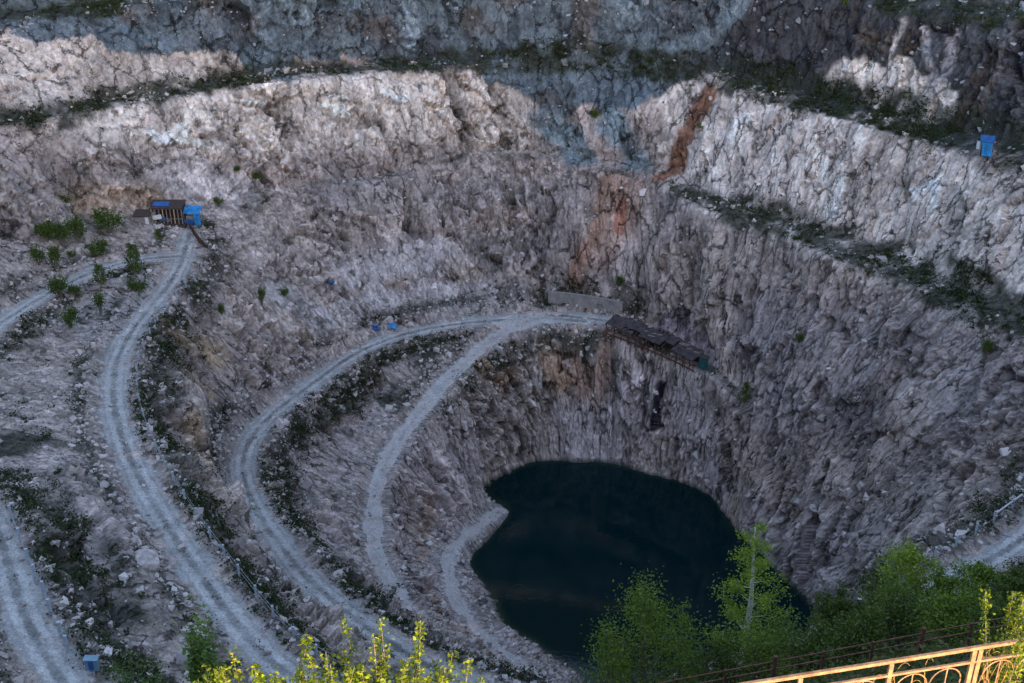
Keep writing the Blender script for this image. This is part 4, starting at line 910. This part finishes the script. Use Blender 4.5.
def gallery():
    f = [Vector(atz(*p)) for p in ((606,334,19.9),(631,343,19.8),(652,352,19.6),(672,361,19.4),(694,372,19.2))]
    rt = empty('roofed_gallery', f[0]); o0 = f[0]; z = Vector((0,0,1)); tag(rt, 'long dark timber gallery with rusty posts roofing the ledge track above the water', 'gallery')
    ln = dens([tuple(p) for p in f], 0.2); s = np.concatenate([[0], np.cumsum(np.linalg.norm(np.diff(ln, axis=0), axis=1))])
    def at(t):
        i = min(int(np.searchsorted(s, t)), len(ln)-2); p = Vector(ln[i]); d = Vector(ln[i+1]-ln[i]).normalized(); n = Vector((-d.y, d.x, 0)).normalized(); return p-o0, n
    LT = s[-1]; Hf, Hb, W_ = 2.0, 2.6, 2.5
    k = 0
    for t in np.arange(0, LT, 1.45):
        p, n = at(t); MB().bar(p-z*0.6, p+z*Hf, 0.16).build('post', M['rust'], rt)
        if k % 2 == 0:
            MB().bar(p+n*W_-z*0.4, p+n*W_+z*Hb, 0.16).build('post', M['darkwood'], rt)
            MB().bar(p-n*0.3+z*(Hf-0.05), p+n*(W_+0.2)+z*(Hb-0.05), 0.14).build('rafter', M['darkwood'], rt)
        k += 1
    N_ = 26; r = random.Random(2)
    for (t0, t1, w0, w1, lift) in ((0.0,0.17,0.0,1.0,0.02),(0.175,0.36,0.25,1.0,0.10),(0.18,0.30,-0.05,0.22,-0.12),(0.365,0.60,0.0,0.9,0.0),(0.61,0.72,0.35,1.0,0.16),(0.725,1.0,0.0,1.0,0.04)):
        G = [[ (lambda pn: pn[0]+pn[1]*(-0.4+(W_+0.7)*w)+z*(0.12+lift+Hf+(Hb-Hf)*w+0.10*r.uniform(-1, 1)))(at(LT*(t0+(t1-t0)*i/6))) for i in range(7)] for w in (w1, (w0+w1)/2, w0)]
        MB().sheet(G, 0.10).build('roof_panel', M['roof'], rt)
    G = [[at(LT*i/N_)[0]+at(LT*i/N_)[1]*W_+z*(Hb*(1-j)) for i in range(N_+1)] for j in range(2)]
    MB().sheet(G, 0.1).build('back_wall', M['darkwood'], rt)
    for hh in (0.15, 1.0):
        m = MB()
        for i in range(N_): m.bar(at(LT*i/N_)[0]+z*hh, at(LT*(i+1)/N_)[0]+z*hh, 0.10, 0.22 if hh < 0.5 else 0.1)
        m.build('rail', M['rust'], rt)
    for i in range(9):
        m = MB(); t = LT*(0.1+0.85*r.random()); p, n = at(t); p2, n2 = at(min(LT, t+r.uniform(0.6, 1.8))); w_ = r.uniform(0.3, W_-0.3)
        m.bar(p+n*w_+z*(Hf+0.22+(Hb-Hf)*w_/W_+0.12), p2+n2*(w_+0.3)+z*(Hf+0.2+(Hb-Hf)*w_/W_+0.18), 0.3, 0.06); m.build('loose_plank', M['wood'], rt)
    c_ = Vector(atz(703, 369, 19.3)); d = (f[-1]-f[-2]).normalized(); n = Vector((-d.y, d.x, 0)); R = Matrix((d, n, z)).transposed()
    r2 = empty('metal_cabinet', c_); tag(r2, 'teal green metal cabinet at the far end of the dark gallery', 'cabinet')
    MB().box(z*1.1, (1.1, 1.1, 2.3), R).build('body', M['teal'], r2); MB().box(z*2.33, (1.3, 1.3, 0.12), R).build('lid', M['darkwood'], r2); MB().box(z*1.1-n*0.57, (0.8, 0.05, 1.7), R).build('door', M['teal'], r2)
M['roof'] = plain('old_roofing', (0.055,0.045,0.048), 0.9, 0.5, 1.3, 0.2, 0.4)
gallery()
# ------------------------------------------------------------------ small gear beside the middle track
def gear():
    z = Vector((0,0,1))
    p = Vector(hit(374, 331)); rt = empty('gear_heap', p); tag(rt, 'deep blue plastic sacks heaped beside the middle track, left of the blue bundle', 'sacks')
    for i, (dx, dy, dz) in enumerate(((0,0,0.35),(0.55,0.2,0.3),(0.2,0.1,0.85))):
        m = MB(); m.tube([(dx-0.45,dy,dz),(dx-0.3,dy,dz+0.03),(dx,dy,dz+0.06),(dx+0.3,dy,dz+0.02),(dx+0.45,dy,dz)], [0.10,0.30,0.36,0.30,0.10], 9); m.build('sack', M['bluepaint'], rt, True)
    p = Vector(hit(392, 328)); rt = empty('tarpaulin_bundle', p); tag(rt, 'light blue tarpaulin bundle with a pale sack beside the middle track', 'bundle')
    G = [[Vector(((i/6-0.5)*1.9, (j/5-0.5)*1.4, 1.05*math.sin(math.pi*(0.12+0.76*i/6))*math.sin(math.pi*(0.1+0.8*j/5))+0.10*math.sin(i*2.3+j*1.7))) for i in range(7)] for j in range(6)]
    MB().sheet(G, 0.04).build('tarpaulin', M['tarp'], rt)
    m = MB(); m.tube([(-1.5,-0.1,0.2),(-1.35,-0.1,0.24),(-1.1,-0.1,0.27),(-0.85,-0.1,0.2)], [0.08,0.22,0.25,0.08], 8); m.build('sack', M['white'], rt, True)
    p = Vector(hit(400, 325)); rt = empty('generator', p); tag(rt, 'small dark machine standing right of the light blue bundle', 'machine')
    MB().box((0,0,0.55), (1.0,0.6,0.6)).build('body', M['darkwood'], rt); MB().box((0,0,0.92), (0.7,0.5,0.14)).build('tank', M['rust'], rt)
    for sx_ in (-1, 1): MB().bar((sx_*0.45,-0.28,0.0), (sx_*0.45,-0.28,1.0), 0.05).bar((sx_*0.45,0.28,0.0), (sx_*0.45,0.28,1.0), 0.05).bar((sx_*0.45,-0.28,1.0), (sx_*0.45,0.28,1.0), 0.05).build('frame', M['steel'], rt)
    p = Vector(hit(408, 325)); m = MB(); r = random.Random(4)
    for i in range(7): m.bar((-0.9,0.1*i-0.3,0.05+0.07*(i % 3)), (0.9+0.2*r.random(),0.1*i-0.3+r.uniform(-0.2,0.2),0.08+0.06*(i % 2)), 0.09, 0.05)
    o = m.build('timber_pile', M['cut']); o.location = p+z*0.05; tag(o, 'low pile of pale planks at the edge of the middle track', 'planks')
    p = Vector(hit(333, 284)); m = MB(); m.tube([(-0.8,0,0.2),(-0.4,0,0.32),(0.2,0,0.3),(0.8,0.1,0.15)], [0.1,0.3,0.3,0.1], 8); o = m.build('blue_sack', M['bluepaint'], None, True); o.location = p; tag(o, 'lone blue sack on pale scree above the middle track', 'sack')
    # cabinet on a post, lower left
    p = Vector(hit(95, 678)); rt = empty('post_cabinet', p); tag(rt, 'pale blue metal box on a post at the bottom left corner', 'box')
    MB().bar((0,0,-0.3), (0,0,1.0), 0.14).build('post', M['post'], rt); MB().box((0,0,1.45), (0.95,0.5,1.0)).build('cabinet', M['palebl'], rt); MB().box((0.0,-0.26,1.45), (0.4,0.03,0.8)).build('door', M['bluepaint'], rt); MB().box((0,0,1.98), (1.1,0.65,0.06)).build('lid', M['palebl'], rt)
M['palebl'] = plain('pale_blue_paint', (0.16,0.26,0.33), 0.6, 0.2, 3)
gear()
